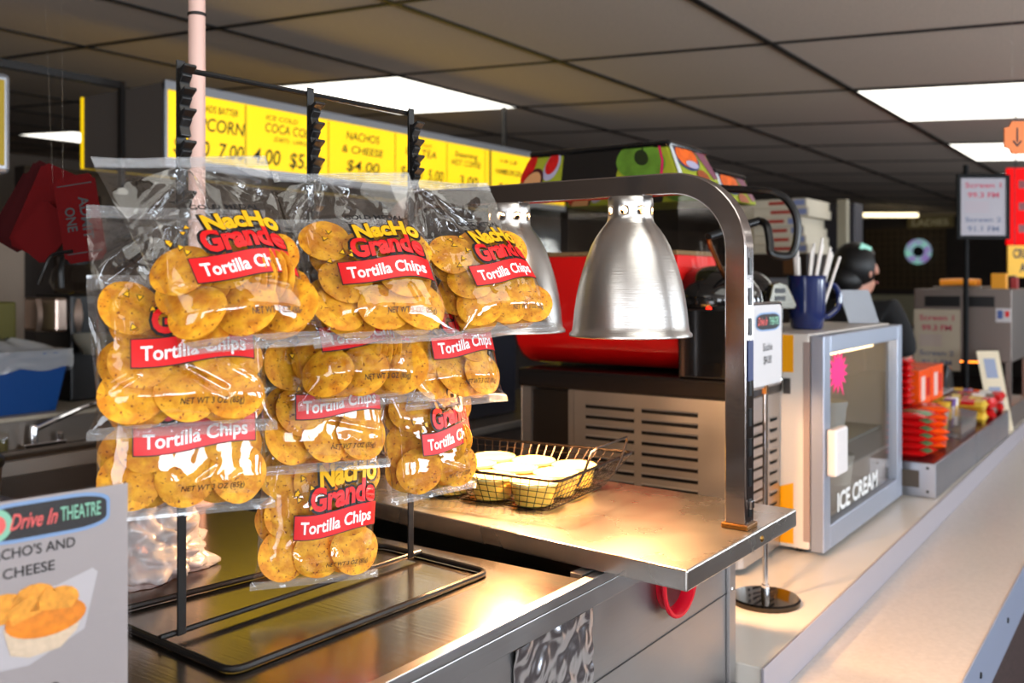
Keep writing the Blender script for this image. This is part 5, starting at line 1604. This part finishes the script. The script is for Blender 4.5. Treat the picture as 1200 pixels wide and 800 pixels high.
# leaning printed card, card reader
t = thing('price_card', 'tall cream price card with small pictures leaning past the candy tray', 'price card', (4.93, .70, ZB))
U = Vector((.60, -.80, 0)); Wd = Vector((.80, .60, 0)); O = Vector((4.895, .735, ZB + .001))
def card3(u, z, n=0):
    return O + U * (u + z * -.10) + Wd * (z * .18 + n) + Z * z
m = MB(); m.add([card3(u, z, n) for z in (0, .365) for n in (0, .004) for u in (0, .105)], fc); cd = m.build('card', mat('cream_card', (206, 190, 160), .5), t, smooth=0)
m = MB()
for z0_, z1_ in ((.24, .33), (.12, .20)):
    m.add([card3(.025, z0_, -.001), card3(.08, z0_, -.001), card3(.08, z1_, -.001), card3(.025, z1_, -.001)], [(0, 1, 2, 3)])
m.build('picture_print', mat('grey_blue_print', (128, 136, 160), .5), cd, smooth=0)
t = thing('card_reader', 'black and grey card terminal behind the orange candy boxes', 'card terminal', (4.70, .90, .945))
m = MB(); m.extrude([(4.60, .87, .946), (4.78, .87, .946), (4.78, .87, 1.02), (4.72, .87, 1.13), (4.64, .87, 1.15), (4.60, .87, 1.10)], (0, .085, 0)); m.build('body', M_black, t, smooth=0, bevel=.01)
MB().add([(4.786, .875, .965), (4.786, .945, .965), (4.728, .945, 1.125), (4.728, .875, 1.125)], [(0, 1, 2, 3)]).build('screen', mat('pale_screen', (140, 150, 170), .2), t, smooth=0)

# ------------------------------------------------------------------ food warmer and signs at the far end
t = thing('food_warmer', 'stainless food warmer cabinet with an amber-lit opening at the far end', 'food warmer', (5.2, .85, ZB))
wx0, wx1, wy0, wy1 = 5.02, 5.62, .668, 1.10
M_wst = mat('warmer_steel', (122, 112, 106), .42, .8)
MB().box(wx0, wx1, wy0, wy1, 1.14, 1.485).build('upper_cabinet', M_wst, t, smooth=0, bevel=.004)
MB().box(wx0, wx1, wy0, wy1, ZB + .001, .93).build('lower_cabinet', M_wst, t, smooth=0, bevel=.004)
for x, y in ((wx0 + .015, wy0 + .015), (wx1 - .015, wy0 + .015), (wx0 + .015, wy1 - .015), (wx1 - .015, wy1 - .015)):
    MB().box(x - .012, x + .012, y - .012, y + .012, .9305, 1.1395).build('corner_post', M_wst, t, smooth=0)
MB().box(wx0 + .1, wx1 - .1, wy0 + .1, wy1 - .1, 1.125, 1.139).build('amber_lamp', mat('amber_lamp', (255, 160, 60), .4, emit=5, emit_rgb=(255, 130, 40)), t, smooth=0)
MB().box(wx0 - .003, wx0 - .0005, .74, .86, 1.40, 1.45).box(wx0 - .003, wx0 - .0005, .89, 1.05, 1.40, 1.45).build('vent_opening', M_black, t, smooth=0)
for k, y in enumerate((.76, .84, .92, 1.0)):
    m = MB().blob((5.15, y, .955), .09, .035, .024, 16, 10)
    tag(m.build('bread_roll', mat('golden_bun', (214, 138, 60), .6)), ['golden bun in the warmer nearest the customers', 'golden bun second in the warmer row', 'golden bun third in the warmer row', 'golden bun in the warmer farthest from customers'][k], 'bun', 'buns in the food warmer')
t = thing('hot_dog_tray', 'tray of hot dogs with painted orange glow on top of the food warmer', 'hot dog tray', (5.2, .9, 1.486))
MB().box(5.05, 5.35, .80, 1.02, 1.4862, 1.498).build('tray', M_st3, t, smooth=0, bevel=.003)
for k in range(3):
    m = MB().tube(smooth_path([(5.08 + .06 * k, .83, 1.516), (5.08 + .06 * k, .91, 1.519), (5.08 + .06 * k, .99, 1.516)]), .017, 12)
    tag(m.build('hot_dog', mat('painted_glow_orange', (246, 150, 40), .35)), ['hot dog lying nearest the front of the tray on the warmer', 'hot dog in the middle of the tray on the warmer', 'hot dog at the back of the tray on the warmer'][k], 'hot dog', 'hot dogs on the tray')  # orange glow is painted into the hot dog colour
tag(MB().box(5.08, 5.14, .70, .765, 1.4862, 1.56).build('yellow_carton', mat('carton_yellow', (226, 150, 24), .5), smooth=0, bevel=.003), 'small yellow carton on top of the food warmer', 'carton')
tag(MB().box(5.30, 5.36, .69, .74, 1.4862, 1.55).build('dark_carton', mat('carton_dark', (40, 36, 40), .5), smooth=0, bevel=.003), 'small dark carton behind the yellow one on the food warmer', 'carton')
m = MB().box(5.22, 5.27, .67, .70, 1.4862, 1.54)
tag(m.build('red_carton', mat('carton_red', (150, 40, 40), .5), smooth=0, bevel=.003), 'small red carton on the customer side of the food warmer top', 'carton')


def station_sign(card, O, U, V, N, w, h, s=1.0):
    f = flat(O, U, V, N, .0012)
    ink1, ink2 = mat('raspberry_print', (172, 60, 82), .5), mat('slate_print', (92, 100, 124), .5)
    m = MB(); text(m, 'Screen 1', f, 0, h * .33, h * .088, w * .78, .015); text(m, '99.3 FM', f, 0, h * .16, h * .088, w * .68, .02); m.build('upper_lettering', ink1, card, smooth=0)
    m = MB(); text(m, 'Screen 2', f, 0, -h * .26, h * .082, w * .78, .015); text(m, '91.1 FM', f, 0, -h * .42, h * .085, w * .68, .02); m.build('lower_lettering', ink2, card, smooth=0)
    m = MB()
    for y in (.06, .01, -.04, -.09):
        patch(m, f, [(-w * .40, h * y), (w * .12, h * y), (w * .12, h * (y + .018)), (-w * .40, h * (y + .018))])
    m.build('small_print_lines', mat('faint_print', (160, 140, 146), .5), card, smooth=0)


t = thing('radio_sign', 'framed Screen 1 and Screen 2 radio sign on a black pole', 'sign', (4.84, .80, ZB))
MB().lathe([(.0001, 0), (.045, 0), (.045, .008), (.012, .014)], (4.845, .835, .946), 28).build('foot', M_black, t)
MB().tube([(4.845, .835, .955), (4.845, .835, 2.06)], .012, 12).build('pole', M_matte, t)
ang = Vector((.60, -.80, 0)).normalized(); nn_ = Vector((-.80, -.60, 0)).normalized()
C = Vector((4.845, .775, 1.862)) + nn_ * .02
sw, sh = .245, .295
def bx3(c, hu, hv, d0, d1):
    return [c + ang * a + Z * b + nn_ * d for b in (-hv, hv) for d in (d0, d1) for a in (-hu, hu)]
m = MB()
for (a0, a1, b0, b1) in ((-sw / 2, -sw / 2 + .016, -sh / 2, sh / 2), (sw / 2 - .016, sw / 2, -sh / 2, sh / 2), (-sw / 2 + .016, sw / 2 - .016, -sh / 2, -sh / 2 + .016), (-sw / 2 + .016, sw / 2 - .016, sh / 2 - .016, sh / 2)):
    m.add([C + ang * a + Z * b + nn_ * d for b in (b0, b1) for d in (0, .014) for a in (a0, a1)], fc)
m.build('frame', M_matte, t, smooth=0)
m = MB(); m.add(bx3(C, sw / 2 - .014, sh / 2 - .014, .002, .008), fc); cd = m.build('poster', mat('grey_poster', (150, 144, 150), .45), t, smooth=0)
station_sign(cd, C + nn_ * .008, ang, Z, nn_, sw - .03, sh - .03)
t = thing('taped_sign', 'cream Screen 1 and Screen 2 radio poster taped to the food warmer front', 'sign', (wx0, .98, 1.1))
m = MB(); m.box(wx0 - .005, wx0 - .001, .89, 1.10, 1.09, 1.385); cd = m.build('poster', mat('cream_poster', (168, 156, 136), .5), t, smooth=0)
station_sign(cd, (wx0 - .005, .995, 1.237), (0, -1, 0), (0, 0, 1), (-1, 0, 0), .20, .29)
t = thing('card_logo_sign', 'white sign with small blue and red card marks on the food warmer', 'sign', (wx0, .72, 1.4))
m = MB().box(wx0 - .005, wx0 - .001, .672, .735, 1.33, 1.395); cd = m.build('board', M_card, t, smooth=0)
MB().box(wx0 - .0062, wx0 - .0052, .705, .728, 1.345, 1.385).build('blue_mark', mat('mark_blue', (70, 92, 150), .5), cd, smooth=0)
MB().box(wx0 - .0062, wx0 - .0052, .678, .695, 1.355, 1.382).build('red_mark', M_red, cd, smooth=0)

# credit card sign, neon, arrow sign
t = thing('credit_card_sign', 'yellow CREDIT CARDS ACCEPTED sign hanging below the red neon', 'sign', (5.6, .70, 1.55))
C = Vector((5.62, .62, 1.625)); sw, sh = .34, .165
m = MB(); m.add(bx3(C, sw / 2, sh / 2, 0, .01), fc); cd = m.build('board', mat('sign_yellow', (240, 180, 24), .5), t, smooth=0)
f = flat(C + nn_ * .01, ang, Z, nn_, .0012)
m = MB(); text(m, 'CREDIT CARDS', f, 0, .018, .045, .29, .03); text(m, 'ACCEPTED', f, 0, -.055, .045, .22, .03); m.build('sign_lettering', M_ink, cd, smooth=0)
for s in (-.13, .13):
    MB().tube([C + ang * s + Z * .08, C + ang * s + Z * (ceil_z(.7) - 1.625 - .01)], .002, 5).build('hanging_wire', M_black, t)
t = thing('neon_sign', 'glowing red neon sign at the right edge behind the radio sign', 'neon sign', (6.0, .6, 1.75))
C = Vector((6.0, .60, 1.93)); sw, sh = .52, .42
m = MB(); m.add(bx3(C, sw / 2, sh / 2, 0, .02), fc); cd = m.build('red_panel', mat('neon_red_panel', (120, 2, 4), .6, spec=.1, emit=.85, emit_rgb=(255, 6, 10)), t, smooth=0, bevel=.004)
f = flat(C + nn_ * .02, ang, Z, nn_, .002)
m = MB()
for y in (.12, .0, -.12):
    patch(m, f, [(-.20, y - .022), (.20, y - .022), (.20, y + .022), (-.20, y + .022)])
m.build('dark_band_print', mat('dark_red_letter', (110, 8, 10), .4), cd, smooth=0)
for s in (-.2, .2):
    MB().tube([C + ang * s + Z * .20, C + ang * s + Z * (ceil_z(.6) - 1.93 - .01)], .003, 5).build('hanging_wire', M_black, t)
t = thing('arrow_sign', 'orange sign with a black down arrow hanging from the ceiling', 'sign', (2.9, .36, 1.88))
C = Vector((2.925, .36, 1.911)); ax_ = []
for k in range(4):
    a0 = math.radians(90 * k)
    for (x, y) in ((.030, .044), (.036, .036), (.050, .026)) if k % 2 == 0 else ((-.050, .026), (-.036, .036), (-.030, .044)):
        pass
octo = [(-.052, -.026), (-.038, -.030), (-.032, -.044), (.032, -.044), (.038, -.030), (.052, -.026), (.052, .026), (.038, .030), (.032, .044), (-.032, .044), (-.038, .030), (-.052, .026)]
m = MB().extrude([C + Rg * x + Z * y for x, y in octo], Fw * .006); cd = m.build('board', mat('sign_orange', (222, 118, 52), .5), t, smooth=0)
f = lambda x, y: C + Rg * x + Z * y - Fw * .001
m = MB(); q = -.018
patch(m, f, [(q - .0022, -.012), (q + .0022, -.012), (q + .0022, .026), (q - .0022, .026)]); patch(m, f, [(q, -.026), (q + .013, -.010), (q + .009, -.008), (q, -.019), (q - .009, -.008), (q - .013, -.010)])
m.build('arrow', M_ink, cd, smooth=0)
for s in (-.03, .03):
    MB().tube([C + Rg * s + Z * .042 + Fw * .003, C + Rg * s + Z * (ceil_z(.36) - 1.911 - .008) + Fw * .003], .0012, 5).build('hanging_thread', M_film, t)

# ------------------------------------------------------------------ the person in black behind the counter
M_skin = mat('skin', (196, 140, 118), .5, sss=.1); M_shirt = mat('black_cloth', (12, 12, 14), .85); M_hair = mat('black_hair', (10, 9, 9), .5)
fd = Vector((.78, -.62, 0)).normalized(); sd = Vector((fd.y, -fd.x, 0))      # where the head looks
fb = Vector((.97, -.24, 0)).normalized(); sb_ = Vector((fb.y, -fb.x, 0))     # where the body faces
B0 = Vector((4.60, 1.285, 0))


def PP(f_, s_, z):
    return B0 + fb * f_ + sb_ * s_ + Z * z


def PH(f_, s_, z):
    """On the head, which is turned and carried a little forward."""
    return B0 + fb * .05 + fd * f_ + sd * s_ + Z * (z + .005)


def skin_mesh(name, nodes, edges, m_, parent, sub=2):
    me = bpy.data.meshes.new(name)
    me.from_pydata([tuple(n[0]) for n in nodes], edges, [])
    me.materials.append(m_)
    o = bpy.data.objects.new(name, me); COL.objects.link(o)
    import bmesh
    bm = bmesh.new(); bm.from_mesh(me); lay = bm.verts.layers.skin.verify()
    for v, n in zip(bm.verts, nodes):
        v[lay].radius = n[1] if isinstance(n[1], tuple) else (n[1], n[1])
        v[lay].use_root = v.index == 0
    bm.to_mesh(me); bm.free()
    o.modifiers.new('skin', 'SKIN').use_smooth_shade = True
    s = o.modifiers.new('subdivision', 'SUBSURF'); s.levels = sub; s.render_levels = sub
    if parent: put(o, parent)
    return o


nodes = [(PP(0, 0, .90), (.15, .11)), (PP(.0, 0, 1.10), (.135, .10)), (PP(.0, 0, 1.28), (.150, .105)), (PP(.01, 0, 1.40), (.110, .08)), (PP(.04, 0, 1.465), .054),
         (PH(.005, 0, 1.51), (.070, .070)), (PH(.01, 0, 1.575), (.082, .092)), (PH(.005, 0, 1.635), (.070, .080)), (PH(.065, 0, 1.495), .034), (PH(.100, 0, 1.555), .016)]
edges = [(0, 1), (1, 2), (2, 3), (3, 4), (4, 5), (5, 6), (6, 7), (5, 8), (6, 9)]


def limb(start, pts):
    last = start
    for p, r in pts:
        nodes.append((p, r)); edges.append((last, len(nodes) - 1)); last = len(nodes) - 1
    return last


for s in (1, -1):
    w_ = limb(2, [(PP(.01, .18 * s, 1.385), .055), (PP(.01, .235 * s, 1.24), .046), (PP(.03, .245 * s, 1.12), .040), (PP(.12, .21 * s, 1.06), .034), (PP(.20, .15 * s, 1.045), .026), (PP(.245, .135 * s, 1.04), (.016, .034))])
    for k in range(4):
        y = .135 * s + (.024 - .016 * k)
        limb(w_, [(PP(.285, y, 1.040), .0095), (PP(.315 + .006 * (k in (1, 2)), y, 1.030), .0085), (PP(.330 + .008 * (k in (1, 2)), y, 1.013), .007)])
    limb(w_, [(PP(.255, .135 * s - .036 * s, 1.035), .010), (PP(.282, .135 * s - .046 * s, 1.025), .008)])
    limb(0, [(PP(0, .085 * s, .82), .088), (PP(.01, .09 * s, .48), .056), (PP(-.01, .09 * s, .10), .038), (PP(.09, .10 * s, .035), .034)])
person = skin_mesh('person', nodes, edges, M_skin, None)
tag(person, 'dark-haired person in a black T-shirt standing behind the counter', 'person')
sn = [(PP(0, 0, .86), (.175, .135)), (PP(.0, 0, 1.10), (.165, .122)), (PP(.0, 0, 1.29), (.176, .125)), (PP(.01, 0, 1.405), (.125, .088)), (PP(.032, 0, 1.448), (.070, .066))]
se = [(0, 1), (1, 2), (2, 3), (3, 4)]
for s in (1, -1):
    b = len(sn)
    sn += [(PP(.01, .185 * s, 1.385), .075), (PP(.01, .242 * s, 1.24), .066), (PP(.02, .248 * s, 1.17), .060)]
    se += [(2, b), (b, b + 1), (b + 1, b + 2)]
skin_mesh('shirt', sn, se, M_shirt, person)
tn = [(PP(0, 0, .90), (.165, .125)), (PP(0, .088, .80), .104), (PP(.01, .09, .48), .074), (PP(-.01, .09, .09), .056), (PP(0, -.088, .80), .104), (PP(.01, -.09, .48), .074), (PP(-.01, -.09, .09), .056)]
skin_mesh('trousers', tn, [(0, 1), (1, 2), (2, 3), (0, 4), (4, 5), (5, 6)], mat('dark_trousers', (26, 26, 32), .8), person)
m = MB().blob(PH(-.015, 0, 1.592), .106, .106, .112, 28, 18, lambda d: 1 + .03 * noise.noise(d * 4) - (.16 if d.dot(fd) > .55 and d.z < .45 else 0))
m.blob(PH(-.065, 0, 1.525), .085, .085, .075, 20, 12)
m.build('hair', M_hair, person)
m = MB().obox(PH(-.01, .075, 1.672), fd * .030 + Z * -.012, sd * .004, Z * .014 + fd * .006)
m.build('hair_clip', mat('pale_clip', (110, 160, 140), .35, .3), person, smooth=0, bevel=.002)
for s in (1, -1):
    MB().blob(PH(.088, .030 * s, 1.580), .006, .006, .006, 10, 8).build('eye', M_ink, person)
    MB().blob(PH(.005, .090 * s, 1.560), .014, .010, .026, 12, 8).build('ear', M_skin, person)
    MB().blob(PP(.035, .10 * s, .045), .11, .055, .045, 16, 10).build('shoe', M_black, person)
MB().tube([PH(.097, -.02, 1.512), PH(.101, 0, 1.510), PH(.097, .02, 1.512)], .005, 6).build('mouth', mat('lip', (160, 84, 76), .5), person)
